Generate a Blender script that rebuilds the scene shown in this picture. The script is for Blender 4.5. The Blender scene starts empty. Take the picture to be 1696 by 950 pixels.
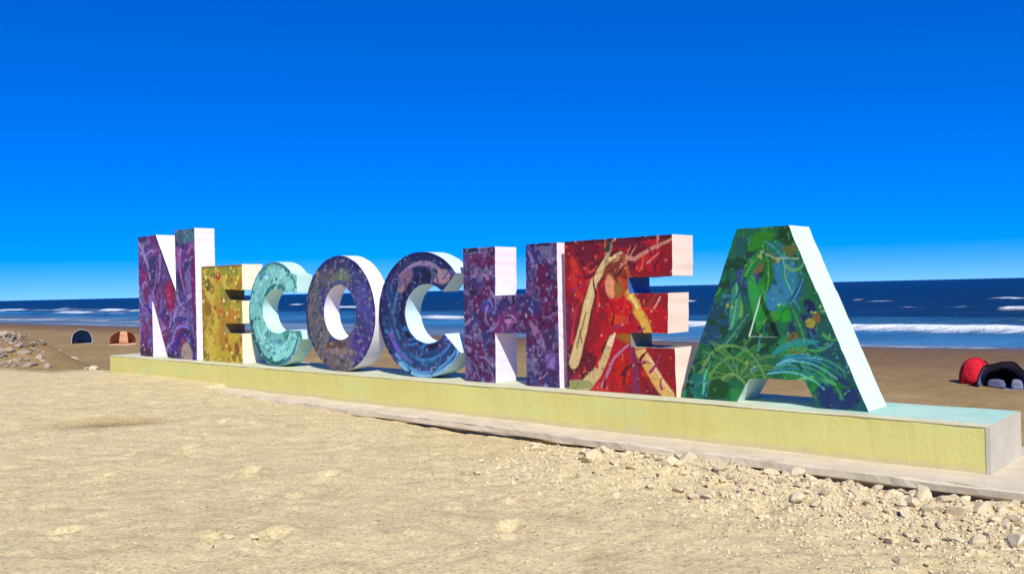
import bpy, bmesh, math, random
import numpy as np

R = math.radians
scene = bpy.context.scene
COL = scene.collection

# ------------------------------------------------------------------ camera
cam_data = bpy.data.cameras.new('camera')
cam = bpy.data.objects.new('camera', cam_data)
COL.objects.link(cam)
scene.camera = cam
cam_data.sensor_width = 36.0
cam_data.lens = 36.0 * 1450.0 / 1696.0
cam_data.clip_start = 0.05
cam_data.clip_end = 200000.0
cam.location = (0.0, 0.0, 1.6)
cam.rotation_mode = 'XYZ'
from mathutils import Matrix, Vector
cam.rotation_euler = (Matrix.Rotation(R(90.0 + 0.146), 3, 'X') @ Matrix.Rotation(R(-1.30), 3, 'Z')).to_euler()

# ------------------------------------------------------------------ light
SUN_AZ, SUN_EL = 168.0, 42.0        # azimuth from +Y towards +X
world = bpy.data.worlds.new('World')
scene.world = world
world.use_nodes = True
wn = world.node_tree
sky = wn.nodes.new('ShaderNodeTexSky')
sky.sky_type = 'NISHITA'
sky.sun_disc = False
sky.sun_elevation = R(SUN_EL)
sky.sun_rotation = R(SUN_AZ)
sky.altitude = 0.0
sky.air_density = 0.55
sky.dust_density = 0.0
sky.ozone_density = 7.0
hsv = wn.nodes.new('ShaderNodeHueSaturation')
hsv.inputs['Hue'].default_value = 0.5235
hsv.inputs['Saturation'].default_value = 1.66
wtc = wn.nodes.new('ShaderNodeTexCoord')
wadd = wn.nodes.new('ShaderNodeVectorMath'); wadd.operation = 'ADD'
wadd.inputs[1].default_value = (0.0, 0.0, 0.046)      # clear dry air: little horizon whitening
wn.links.new(wtc.outputs['Generated'], wadd.inputs[0])
wn.links.new(wadd.outputs[0], sky.inputs['Vector'])
gam = wn.nodes.new('ShaderNodeGamma')
gam.inputs['Gamma'].default_value = 0.74
wn.links.new(sky.outputs[0], gam.inputs['Color'])
wn.links.new(gam.outputs[0], hsv.inputs['Color'])
hsv.inputs['Value'].default_value = 1.38
bgn = wn.nodes['Background']
wn.links.new(hsv.outputs[0], bgn.inputs['Color'])
bgn.inputs['Strength'].default_value = 0.145

sl = bpy.data.lights.new('sun', 'SUN')
sl.energy = 4.4
sl.angle = R(0.5)
sl.color = (1.0, 0.95, 0.86)
sun = bpy.data.objects.new('sun', sl)
COL.objects.link(sun)
sd = Vector((math.sin(R(SUN_AZ)) * math.cos(R(SUN_EL)), math.cos(R(SUN_AZ)) * math.cos(R(SUN_EL)), math.sin(R(SUN_EL))))
sun.rotation_euler = sd.to_track_quat('Z', 'Y').to_euler()
sun.location = sd * 50

vs = scene.view_settings
vs.view_transform = 'Standard'
vs.look = 'None'
vs.exposure = 0.5
vs.gamma = 1.0
vs.use_curve_mapping = False

# ------------------------------------------------------------------ frame of the sign:
# u runs along the plinth front, v away from it towards the sea
ORG = np.array([-8.518, 18.482])
U2 = np.array([0.73707, -0.67581])
N2 = np.array([0.67581, 0.73707])


def W(u, v, z):
    p = ORG + U2 * u + N2 * v
    return (float(p[0]), float(p[1]), float(z))


def Warr(u, v, z):
    x = ORG[0] + U2[0] * u + N2[0] * v
    y = ORG[1] + U2[1] * u + N2[1] * v
    return np.stack([x, y, z], -1)


RZ = math.atan2(U2[1], U2[0])       # rotation of the sign frame about z
rng = np.random.default_rng(7)
random.seed(7)


# ------------------------------------------------------------------ helpers
def hash2(ix, iy, seed):
    h = (ix.astype(np.int64) * 374761393 + iy.astype(np.int64) * 668265263 + seed * 1442695041) & 0xFFFFFFFF
    h = ((h ^ (h >> 13)) * 1274126177) & 0xFFFFFFFF
    h = h ^ (h >> 16)
    return (h & 0xFFFFFF) / float(0xFFFFFF)


def vnoise(x, y, seed=0):
    x = np.asarray(x, float); y = np.asarray(y, float)
    ix = np.floor(x); iy = np.floor(y)
    fx = x - ix; fy = y - iy
    fx = fx * fx * (3 - 2 * fx); fy = fy * fy * (3 - 2 * fy)
    a = hash2(ix, iy, seed); b = hash2(ix + 1, iy, seed)
    c = hash2(ix, iy + 1, seed); d = hash2(ix + 1, iy + 1, seed)
    return (a * (1 - fx) + b * fx) * (1 - fy) + (c * (1 - fx) + d * fx) * fy


def fbm(x, y, seed=0, octv=4):
    s = 0.0; a = 0.5; t = 0.0
    for k in range(octv):
        s = s + a * vnoise(x * 2 ** k + 17.3 * k, y * 2 ** k - 9.1 * k, seed + k)
        t += a; a *= 0.5
    return s / t


def sst(a, b, x):
    t = np.clip((x - a) / (b - a), 0, 1)
    return t * t * (3 - 2 * t)


def s2l(c):
    c = np.asarray(c, float)
    return np.where(c <= 0.04045, c / 12.92, ((c + 0.055) / 1.055) ** 2.4)


def rgb(r, g, b):
    return tuple(float(q) for q in s2l(np.array([r, g, b]) / 255.0))


def link(name, me, mat=None, parent=None):
    o = bpy.data.objects.new(name, me)
    COL.objects.link(o)
    if me is not None and mat is not None:
        for m in (mat if isinstance(mat, (list, tuple)) else [mat]):
            me.materials.append(m)
    if parent is not None:
        o.parent = parent
    return o


def tag(o, label=None, cat=None, group=None, kind=None):
    if label: o['label'] = label
    if cat: o['category'] = cat
    if group: o['group'] = group
    if kind: o['kind'] = kind
    return o


def empty(name, loc, rz=0.0):
    o = bpy.data.objects.new(name, None)
    o.empty_display_size = 0.2
    COL.objects.link(o)
    o.location = loc
    o.rotation_euler = (0, 0, rz)
    return o


def mesh(name, verts, faces, smooth=False):
    me = bpy.data.meshes.new(name)
    me.from_pydata([tuple(map(float, p)) for p in verts], [], faces)
    if smooth:
        me.polygons.foreach_set('use_smooth', [True] * len(me.polygons))
    me.update()
    return me


def grid_mesh(name, P, smooth=True):
    nu, nv = P.shape[:2]
    me = bpy.data.meshes.new(name)
    idx = np.arange(nu * nv).reshape(nu, nv)
    q = np.stack([idx[:-1, :-1], idx[1:, :-1], idx[1:, 1:], idx[:-1, 1:]], -1).reshape(-1, 4)
    me.vertices.add(nu * nv)
    me.vertices.foreach_set('co', P.reshape(-1).astype(np.float32))
    nf = len(q)
    me.loops.add(nf * 4)
    me.loops.foreach_set('vertex_index', q.reshape(-1).astype(np.int32))
    me.polygons.add(nf)
    me.polygons.foreach_set('loop_start', np.arange(nf, dtype=np.int32) * 4)
    me.polygons.foreach_set('loop_total', np.full(nf, 4, np.int32))
    me.polygons.foreach_set('use_smooth', np.full(nf, smooth))
    me.update(calc_edges=True)
    me.validate()
    return me


def fattr(me, name, vals):
    a = me.attributes.new(name, 'FLOAT', 'POINT')
    a.data.foreach_set('value', np.asarray(vals, np.float32).reshape(-1))


# ------------------------------------------------------------------ node materials
class NT:
    def __init__(self, name):
        self.mat = bpy.data.materials.new(name)
        self.mat.use_nodes = True
        self.t = self.mat.node_tree
        self.b = self.t.nodes['Principled BSDF']

    def n(self, typ, **kw):
        nd = self.t.nodes.new(typ)
        for k, v in kw.items():
            setattr(nd, k, v)
        return nd

    def set(self, sock, v):
        if hasattr(v, 'is_output') or isinstance(v, bpy.types.NodeSocket):
            self.t.links.new(v, sock)
        else:
            sock.default_value = v

    def coord(self, kind='Object'):
        return self.n('ShaderNodeTexCoord').outputs[kind]

    def mapping(self, vec, scale=(1, 1, 1), rot=(0, 0, 0)):
        m = self.n('ShaderNodeMapping')
        self.t.links.new(vec, m.inputs['Vector'])
        m.inputs['Scale'].default_value = scale
        m.inputs['Rotation'].default_value = rot
        return m.outputs[0]

    def noise(self, vec, scale, detail=4, rough=0.55):
        m = self.n('ShaderNodeTexNoise')
        self.t.links.new(vec, m.inputs['Vector'])
        m.inputs['Scale'].default_value = scale
        m.inputs['Detail'].default_value = detail
        m.inputs['Roughness'].default_value = rough
        return m.outputs['Fac']

    def ramp(self, fac, stops):
        r = self.n('ShaderNodeValToRGB')
        self.t.links.new(fac, r.inputs[0])
        e = r.color_ramp.elements
        while len(e) < len(stops): e.new(0.5)
        for k, (p, c) in enumerate(stops):
            e[k].position = p
            e[k].color = (c, c, c, 1) if not isinstance(c, (tuple, list)) else (*c, 1)
        return r.outputs[0]

    def mix(self, fac, a, b, mode='MIX'):
        m = self.n('ShaderNodeMix', data_type='RGBA', blend_type=mode)
        self.set(m.inputs[0], fac)
        self.set(m.inputs[6], a if not isinstance(a, tuple) else (*a, 1))
        self.set(m.inputs[7], b if not isinstance(b, tuple) else (*b, 1))
        return m.outputs[2]

    def math(self, op, a, b=0.0):
        m = self.n('ShaderNodeMath', operation=op)
        self.set(m.inputs[0], a)
        self.set(m.inputs[1], b)
        return m.outputs[0]

    def attr(self, name, out='Fac'):
        a = self.n('ShaderNodeAttribute', attribute_name=name)
        return a.outputs[out]

    def bump(self, height, strength=0.5, dist=0.01, normal=None):
        b = self.n('ShaderNodeBump')
        self.t.links.new(height, b.inputs['Height'])
        b.inputs['Strength'].default_value = strength
        b.inputs['Distance'].default_value = dist
        if normal is not None:
            self.t.links.new(normal, b.inputs['Normal'])
        return b.outputs[0]

    def out(self, color=None, rough=None, normal=None, spec=None, metal=None):
        if color is not None: self.set(self.b.inputs['Base Color'], color if not isinstance(color, tuple) else (*color, 1))
        if rough is not None: self.set(self.b.inputs['Roughness'], rough)
        if normal is not None: self.t.links.new(normal, self.b.inputs['Normal'])
        if spec is not None: self.b.inputs['Specular IOR Level'].default_value = spec
        if metal is not None: self.b.inputs['Metallic'].default_value = metal
        return self.mat


def mat_sand():
    m = NT('sand')
    c = m.coord('Object')
    big = m.noise(c, 0.7, 5)
    mid = m.noise(c, 5.0, 6, 0.65)
    fine = m.noise(c, 70.0, 4, 0.7)
    dry = m.mix(m.ramp(mid, [(0.32, 0.0), (0.7, 1.0)]), (0.49, 0.398, 0.212), (0.635, 0.532, 0.302))
    dry = m.mix(m.ramp(big, [(0.35, 0.0), (0.65, 1.0)]), dry, (0.575, 0.468, 0.252))
    grain = m.ramp(fine, [(0.30, (0.62, 0.58, 0.52)), (0.45, (0.98, 0.98, 0.98)), (0.62, (1.0, 1.0, 1.0)), (0.75, (1.25, 1.22, 1.15))])
    dry = m.mix(0.75, dry, grain, 'MULTIPLY')
    flk = m.noise(c, 30.0, 4, 0.7)
    dry = m.mix(1.0, dry, m.ramp(flk, [(0.30, (0.42, 0.38, 0.31)), (0.41, (0.86, 0.85, 0.82)), (0.50, (1.0, 1.0, 1.0)), (0.60, (1.06, 1.06, 1.05)), (0.70, (1.45, 1.42, 1.36))]), 'MULTIPLY')
    pat = m.noise(c, 2.6, 5, 0.6)
    dry = m.mix(0.7, dry, m.ramp(pat, [(0.30, (0.80, 0.77, 0.72)), (0.47, (1.0, 1.0, 1.0)), (0.75, (1.08, 1.08, 1.07))]), 'MULTIPLY')
    damp_and_shade = m.math('ADD', m.attr('damp_and_shade'), m.math('MULTIPLY', m.math('SUBTRACT', m.noise(c, 0.25, 4), 0.5), 0.28))
    far = m.ramp(damp_and_shade, [(0.05, (1.0, 1.0, 1.0)), (0.28, (0.52, 0.43, 0.33)), (0.55, (0.36, 0.26, 0.21)), (0.92, (0.24, 0.185, 0.18))])
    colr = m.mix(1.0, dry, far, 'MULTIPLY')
    h = m.math('ADD', m.math('MULTIPLY', m.noise(c, 14.0, 6, 0.7), 1.0), m.math('MULTIPLY', fine, 0.22))
    nb0 = m.bump(m.noise(c, 1.6, 6, 0.65), 0.4, 0.03)
    nb = m.bump(h, 0.6, 0.026, nb0)
    mott = m.ramp(m.noise(c, 1.7, 6, 0.7), [(0.3, 0.78), (0.5, 1.0), (0.72, 1.14)])
    colr = m.mix(m.math('MINIMUM', m.math('ADD', m.math('MULTIPLY', m.attr('damp_and_shade'), 2.2), 0.25), 1.0), colr, m.mix(1.0, colr, mott, 'MULTIPLY'))
    rg = m.ramp(m.attr('damp_and_shade'), [(0.7, 0.95), (0.95, 0.3)])
    return m.out(colr, rg, nb, 0.15)


def mat_sea():
    m = NT('sea_water')
    c = m.coord('Object')
    sh = m.attr('shallow')
    wide = m.noise(m.mapping(c, (0.012, 0.05, 1.0), (0, 0, -RZ)), 1.0, 4)
    base = m.ramp(sh, [(0.0, (0.002, 0.012, 0.038)), (0.35, (0.008, 0.036, 0.085)), (0.75, (0.045, 0.19, 0.35)), (1.0, (0.17, 0.23, 0.25))])
    base = m.mix(m.math('MULTIPLY', m.ramp(wide, [(0.4, 0.0), (0.62, 1.0)]), 0.6), base, (0.003, 0.020, 0.040))
    fo = m.attr('foam')
    fn = m.noise(m.mapping(c, (0.22, 1.1, 1.0), (0, 0, -RZ)), 1.0, 8, 0.75)
    fm = m.ramp(m.math('ADD', fo, m.math('MULTIPLY', m.math('SUBTRACT', fn, 0.5), 1.7)), [(0.36, 0.0), (0.95, 1.0)])
    col = m.mix(fm, base, (0.74, 0.78, 0.80))
    h = m.math('ADD', m.noise(m.mapping(c, (0.35, 1.0, 1.0), (0, 0, -RZ)), 0.9, 5, 0.6), m.math('MULTIPLY', m.noise(c, 3.0, 4), 0.35))
    nb = m.bump(h, 1.0, 0.85)
    return m.out(col, m.mix(fm, (0.35,) * 3, (0.8,) * 3), nb, 0.16)


def mat_plaster(name, a, b, scale=3.0, rough=0.7, bump=0.25, dirt=0.0, dirtcol=(0.25, 0.22, 0.17)):
    m = NT(name)
    c = m.coord('Object')
    f = m.ramp(m.noise(c, scale, 6, 0.6), [(0.35, 0.0), (0.65, 1.0)])
    colr = m.mix(f, a, b)
    if dirt > 0:
        d = m.ramp(m.noise(m.mapping(c, (1.0, 1.0, 0.35)), 7.0, 7, 0.7), [(0.56, 0.0), (0.74, 1.0)])
        colr = m.mix(m.math('MULTIPLY', d, dirt), colr, dirtcol)
    nb = m.bump(m.noise(c, 45.0, 6, 0.65), bump, 0.01)
    return m.out(colr, rough, nb, 0.3)


def mat_mural():
    m = NT('mural_paint')
    c = m.coord('Object')
    p = m.attr('paint', 'Color')
    v = m.ramp(m.noise(m.mapping(c, (1, 1, 0.6)), 38.0, 5, 0.65), [(0.25, 0.66), (0.5, 1.0), (0.78, 1.22)])
    colr = m.mix(1.0, p, v, 'MULTIPLY')
    w = m.ramp(m.noise(c, 9.0, 8, 0.75), [(0.66, 0.0), (0.78, 1.0)])
    colr = m.mix(m.math('MULTIPLY', w, 0.22), colr, (0.55, 0.52, 0.47))
    nb = m.bump(m.noise(c, 30.0, 6, 0.7), 0.3, 0.01)
    return m.out(colr, m.ramp(m.noise(c, 12.0, 3), [(0.3, 0.38), (0.7, 0.62)]), nb, 0.35)


def mat_stone(name, a, b, dark):
    m = NT(name)
    c = m.coord('Object')
    oi = m.n('ShaderNodeObjectInfo').outputs['Random']
    f = m.ramp(m.noise(c, 4.0, 6, 0.65), [(0.3, 0.0), (0.7, 1.0)])
    colr = m.mix(f, a, b)
    colr = m.mix(m.math('MULTIPLY', oi, 0.55), colr, dark)
    nb = m.bump(m.noise(c, 12.0, 6, 0.7), 0.6, 0.03)
    return m.out(colr, 0.9, nb, 0.2)


def mat_fabric(name, col, rough=0.85):
    m = NT(name)
    c = m.coord('Object')
    f = m.ramp(m.noise(c, 3.0, 5), [(0.3, 0.82), (0.7, 1.1)])
    colr = m.mix(1.0, (*col,), f, 'MULTIPLY')
    nb = m.bump(m.noise(m.mapping(c, (1, 1, 2.5)), 4.0, 4), 0.8, 0.08)
    return m.out(colr, rough, nb, 0.2)


M_sand = mat_sand()
M_sea = mat_sea()
M_mural = mat_mural()


# ------------------------------------------------------------------ ground
def warp_axis(lo, hi, fine_lo, fine_hi, step, growth=1.12):
    a = list(np.arange(fine_lo, fine_hi + 1e-6, step))
    s = step; x = a[-1]
    while x < hi:
        s *= growth; x += s; a.append(min(x, hi))
    s = step; x = a[0]; left = []
    while x > lo:
        s *= growth; x -= s; left.append(max(x, lo))
    return np.array(left[::-1] + a)


def zfront(u):
    return np.interp(u, [-30, -3, 0, 4, 6, 9, 14, 18, 25], [-0.25, -0.02, 0.05, 0.05, -0.01, -0.075, -0.125, -0.165, -0.2])


def zbase(u, v):
    zf = zfront(u)
    s0 = np.interp(u, [-8, -1, 3, 5], [-1.2, 0.2, 2.4, 2.6])
    w = v - s0
    zb = np.interp(w, [0, 1.0, 3.5, 10, 28, 54.5, 120, 420, 5000], [0, -0.22, -0.95, -1.85, -2.35, -3.10, -5.0, -12.0, -60.0])
    k = np.clip(1 - w / 12.0, 0, 1)
    z = np.where(w > 0, zf * k + zb, zf)
    # rubble bank heaped towards the slab at the right
    z = z + (0.075 * np.exp(-((u - 15.6) / 1.3) ** 2) + 0.10 * sst(12.4, 14.6, u) * (fbm(u * 1.7, v * 1.2, 61, 3) - 0.15)) * np.exp(-((v + 0.78) / 0.42) ** 2)
    z = z + 1.65 * np.exp(-((u + 21.5) / 4.4) ** 2 - ((v - 5.0) / 2.0) ** 2) * (0.75 + 0.5 * fbm(u * 0.8, v * 0.8, 91, 3))
    # hollow scooped by the wind at the left
    z = z - 0.07 * np.exp(-((u - 6.9 - 0.5 * (v + 2.9)) / 0.35) ** 2 - ((v + 2.9) / 0.75) ** 2)
    return z


FEET = []
for k in range(170):
    FEET.append((rng.uniform(1, 18.5), rng.uniform(-8, -0.9), rng.uniform(0, math.pi), rng.uniform(0.055, 0.085), rng.uniform(0.006, 0.016)))


for (a, b) in ((13.0, -4.78), (13.35, -4.5), (11.2, -3.4), (11.9, -3.0), (12.4, -3.7), (9.6, -3.2), (10.3, -4.4), (14.4, -3.2), (8.2, -2.0), (12.0, -5.4), (13.9, -2.6)):
    FEET.append((a, b, rng.uniform(1.9, 2.7), rng.uniform(0.075, 0.10), rng.uniform(0.03, 0.045)))


def terrain(u, v, detail=True):
    z = zbase(u, v)
    if detail:
        near = sst(60, 5, np.abs(v)) * 0.75 + 0.25
        z = z + (fbm(u * 0.45, v * 0.45, 11, 3) - 0.5) * 0.11 * near * (1 + 2.0 * sst(4, 14, v))
        z = z + (fbm(u * 2.3, v * 2.3, 21, 3) - 0.5) * 0.040 * near
        rub = sst(11.5, 14.5, u) * sst(-3.2, -1.6, v)
        z = z + (fbm(u * 8.0, v * 8.0, 31, 3) - 0.5) * (0.032 + 0.030 * rub) * near
        for (a, b, th, r, d) in FEET:
            sel = (np.abs(u - a) < 0.5) & (np.abs(v - b) < 0.5)
            if not sel.any():
                continue
            du, dv = u[sel] - a, v[sel] - b
            p = (du * math.cos(th) + dv * math.sin(th)) / (r * 1.7)
            q = (-du * math.sin(th) + dv * math.cos(th)) / r
            rr = np.sqrt(p * p + q * q)
            z[sel] += -d * np.exp(-(rr * 1.1) ** 4) + d * 0.5 * np.exp(-((rr - 1.35) / 0.3) ** 2)
    # the strip under slab and plinth is dug away
    dig = sst(-0.40, -0.34, v) * sst(1.75, 1.6, v) * sst(4.6, 5.2, u) * sst(18.6, 18.4, u)
    z = z * (1 - dig) + np.minimum(z, -0.45) * dig
    return z


ua = warp_axis(-5000, 5000, -3.0, 19.0, 0.04, 1.09)
va = warp_axis(-5000, 600, -8.0, 1.0, 0.035, 1.09)
uu, vv = np.meshgrid(ua, va, indexing='ij')
zz = terrain(uu, vv)
me = grid_mesh('sand', Warr(uu, vv, zz))
damp_and_shade = np.interp(vv + 3 * (fbm(uu * 0.15, vv * 0.3, 77, 3) - 0.5), [-50, 0.5, 3, 12, 26, 40, 54, 60], [0, 0.0, 0.16, 0.23, 0.32, 0.60, 0.82, 1.0])
damp_and_shade = np.where(vv > 0, damp_and_shade * (1 - 0.45 * sst(-8, -30, uu) * sst(50, 30, vv)), damp_and_shade)
damp_and_shade = damp_and_shade + 0.22 * np.exp(-((uu - 6.9 - 0.5 * (vv + 2.9)) / 0.5) ** 2 - ((vv + 2.9) / 0.8) ** 2)  # shade of the left hollow, painted into the sand colour
damp_and_shade = np.maximum(damp_and_shade, 0.42 * np.exp(-((uu + 21.0) / 6.5) ** 2 - ((vv - 4.6) / 3.2) ** 2))
damp_and_shade = np.maximum(damp_and_shade, 0.30 * sst(-0.2, -2.5, uu) * sst(-1.3, -0.4, vv))
fattr(me, 'damp_and_shade', damp_and_shade)
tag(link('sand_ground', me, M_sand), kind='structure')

# ------------------------------------------------------------------ sea
SEA_Z = -3.2
us = warp_axis(-70000, 70000, -260, 60, 1.0, 1.07)
va1 = np.concatenate([np.arange(50, 160, 0.45), np.arange(160, 260, 1.0)])
s = 1.0; x = va1[-1]; ext = []
while x < 70000:
    s *= 1.07; x += s; ext.append(x)
vsx = np.concatenate([va1, np.array(ext)])
uu, vv = np.meshgrid(us, vsx, indexing='ij')
zz = np.full(uu.shape, SEA_Z)
foam = np.zeros(uu.shape)
swell = np.sin((vv + 6 * fbm(uu * 0.02, vv * 0.02, 5, 2)) * 2 * math.pi / 17.0) * 0.16 * sst(60, 85, vv) * sst(1500, 200, vv)
zz += swell + (fbm(uu * 0.25, vv * 0.7, 6, 3) - 0.5) * 0.22 * sst(60, 80, vv) * sst(900, 200, vv)


def breaker(v0, height, width, amt, seed, patch, lo, hi):
    global zz, foam
    vb = v0 + 7 * (fbm(uu * 0.02, uu * 0 + seed, seed, 3) - 0.5)
    d = vv - vb
    m = sst(lo, hi, fbm(uu * patch, uu * 0 + seed * 3.1, seed + 9, 3))
    m = np.clip(m * (1 - 0.55 * sst(-40, -120, uu) * sst(0.55, 0.4, fbm(uu * 0.05, uu * 0 + seed, seed + 21, 3))), 0, 1)
    prof = np.where(d > 0, np.exp(-(d / (width * 2.4)) ** 2), np.exp(-(d / width) ** 2))
    zz += height * prof * (0.35 + 0.65 * m)
    f = np.where(d > 0, np.exp(-(d / (width * 0.6)) ** 2), np.exp(-(d / (width * 1.9)) ** 2))
    foam = np.maximum(foam, f * m * amt)


vmain = np.interp(uu, [-420, -382, -123, -16, 60], [140, 139, 123, 99, 96])
breaker(vmain, 0.6, 2.1, 1.15, 41, 0.012, 0.22, 0.42)
breaker(vmain - 17, 0.32, 1.9, 1.0, 43, 0.02, 0.34, 0.56)
breaker(vmain + 40, 0.4, 1.6, 0.95, 47, 0.09, 0.56, 0.66)
breaker(vmain + 20, 0.35, 1.6, 0.75, 51, 0.08, 0.58, 0.70)
breaker(216.0, 0.5, 2.2, 0.95, 53, 0.07, 0.60, 0.70)
for (cu, cv, cl) in ((-31, 143, 2.6), (-22, 142, 3.0), (-32, 215, 5.0), (-75, 160, 3.0), (-52, 190, 3.5), (-10, 300, 5.0), (-120, 260, 6.0), (-60, 330, 6.0)):
    dq = ((uu - cu) / cl) ** 2 + ((vv - cv - 0.8 * np.sin(uu * 0.7)) / 1.5) ** 2
    foam = np.maximum(foam, 1.0 * np.exp(-dq)); zz += 0.35 * np.exp(-dq * 0.6)
breaker(70.0, 0.16, 1.1, 0.75, 57, 0.02, 0.42, 0.66)
breaker(59.0, 0.06, 0.8, 0.55, 59, 0.03, 0.35, 0.6)
zz = np.where(vv < 64, np.maximum(zz - 0.0, SEA_Z), zz)
me = grid_mesh('sea', Warr(uu, vv, zz))
fattr(me, 'foam', foam)
sh = np.interp(vv - (vmain - 99) * 0.8, [50, 58, 63, 80, 96, 110, 150, 400], [1.0, 0.95, 0.78, 0.72, 0.62, 0.34, 0.2, 0.0])
fattr(me, 'shallow', sh)
tag(link('sea', me, M_sea), kind='structure')


# ------------------------------------------------------------------ slab and plinth
def extrude_u(u0, u1, step, prof, jit=0.004, seed=1, caps=True):
    """Closed (v, z) profile swept along u with uneven edges; local frame u, v, z."""
    n = max(2, int(round((u1 - u0) / step)) + 1)
    us_ = np.linspace(u0, u1, n)
    k = len(prof)
    verts = []
    for u in us_:
        for j, (pv, pz) in enumerate(prof):
            a = (vnoise(u * 2.1 + 0.01, j * 7.7 + seed, seed) - 0.5) * 2 * jit + (vnoise(u * 9.0, j * 3.3 + seed, seed + 1) - 0.5) * jit
            b = (vnoise(u * 2.3 + 5.0, j * 5.1 + seed, seed + 2) - 0.5) * 2 * jit
            verts.append((u, pv + a, pz + b))
    faces = []
    for i in range(n - 1):
        for j in range(k):
            j2 = (j + 1) % k
            faces.append((i * k + j, (i + 1) * k + j, (i + 1) * k + j2, i * k + j2))
    if caps:
        faces.append(tuple(range(k))[::-1][::-1])
        faces.append(tuple((n - 1) * k + j for j in range(k))[::-1])
    me = mesh('swept', verts, faces)
    bm = bmesh.new(); bm.from_mesh(me)
    bmesh.ops.recalc_face_normals(bm, faces=bm.faces)
    bm.to_mesh(me); bm.free()
    return me


def rrect(v0, v1, z0, z1, c):
    return [(v0 + c, z0), (v1 - c, z0), (v1, z0 + c), (v1, z1 - c), (v1 - c, z1), (v0 + c, z1), (v0 + 0.3 * c, z1 - 0.3 * c), (v0, z1 - c), (v0, z0 + c)]


M_conc = mat_plaster('footing_concrete', (0.50, 0.425, 0.295), (0.61, 0.53, 0.385), 2.5, 0.85, 0.5, 0.45, (0.33, 0.27, 0.19))


def mat_found():
    m = NT('painted_foundation')
    c = m.coord('Object')
    g = m.ramp(m.noise(c, 3.0, 5), [(0.3, (0.20, 0.18, 0.15)), (0.7, (0.33, 0.30, 0.25))])
    sep = m.n('ShaderNodeSeparateXYZ'); m.t.links.new(c, sep.inputs[0])
    wob = m.math('ADD', sep.outputs[0], m.math('MULTIPLY', m.noise(c, 2.5, 4), 0.9))
    och = m.ramp(m.math('DIVIDE', wob, 20.0), [(0.619, 0.0), (0.625, 1.0), (0.725, 1.0), (0.735, 0.0)])
    tea = m.ramp(m.math('DIVIDE', wob, 20.0), [(0.762, 0.0), (0.768, 1.0), (0.800, 1.0), (0.806, 0.0)])
    col = m.mix(m.math('MULTIPLY', och, 0.85), g, (0.42, 0.27, 0.05))
    col = m.mix(m.math('MULTIPLY', tea, 0.85), col, (0.12, 0.30, 0.29))
    return m.out(col, 0.85, m.bump(m.noise(c, 25.0, 6, 0.7), 0.6, 0.02), 0.2)


foot = empty('concrete_footing', W(0, 0, 0), RZ)
tag(foot, 'weathered grey concrete footing slab running out from under the yellow plinth', 'footing')
link('slab', extrude_u(2.0, 18.3, 0.06, rrect(-0.48, 1.5, -0.085, 0.0, 0.014), 0.011, 3), M_conc, foot)
link('foundation', extrude_u(4.4, 18.1, 0.1, rrect(-0.40, 1.4, -0.5, -0.087, 0.01), 0.02, 5), mat_found(), foot)


def mat_yellow():
    m = NT('yellow_plinth_paint')
    c = m.coord('Object')
    n1 = m.ramp(m.noise(m.mapping(c, (0.6, 1, 1.5)), 1.3, 5, 0.6), [(0.35, 0.0), (0.65, 1.0)])
    col = m.mix(n1, (0.56, 0.50, 0.150), (0.58, 0.555, 0.18))
    n2 = m.ramp(m.noise(m.mapping(c, (0.5, 1, 1.2)), 2.0, 5), [(0.56, 0.0), (0.72, 1.0)])
    col = m.mix(m.math('MULTIPLY', n2, 0.45), col, (0.47, 0.60, 0.27))
    n4 = m.ramp(m.noise(m.mapping(c, (0.5, 1, 1.6), (0.3, 0.2, 0.5)), 2.3, 5), [(0.58, 0.0), (0.74, 1.0)])
    col = m.mix(m.math('MULTIPLY', n4, 0.4), col, (0.68, 0.47, 0.20))
    st = m.ramp(m.noise(m.mapping(c, (5, 1, 0.6)), 3.0, 7, 0.7), [(0.60, 0.0), (0.75, 1.0)])
    col = m.mix(m.math('MULTIPLY', st, 0.22), col, (0.38, 0.32, 0.16))
    sep = m.n('ShaderNodeSeparateXYZ'); m.t.links.new(c, sep.inputs[0])
    low = m.ramp(m.math('ADD', sep.outputs[2], m.math('MULTIPLY', m.math('SUBTRACT', m.noise(c, 6.0, 6, 0.7), 0.5), 0.16)), [(0.02, 1.0), (0.07, 0.0)])
    col = m.mix(m.math('MULTIPLY', low, 0.6), col, (0.50, 0.42, 0.26))
    peel = m.ramp(m.noise(m.mapping(c, (0.8, 1, 1.3), (0.1, 0.4, 0.9)), 5.5, 8, 0.72), [(0.655, 0.0), (0.675, 1.0)])
    col = m.mix(m.math('MULTIPLY', peel, 0.7), col, (0.52, 0.45, 0.32))
    nb = m.bump(m.noise(c, 28.0, 7, 0.65), 0.35, 0.012)
    return m.out(col, 0.62, nb, 0.3)


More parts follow.
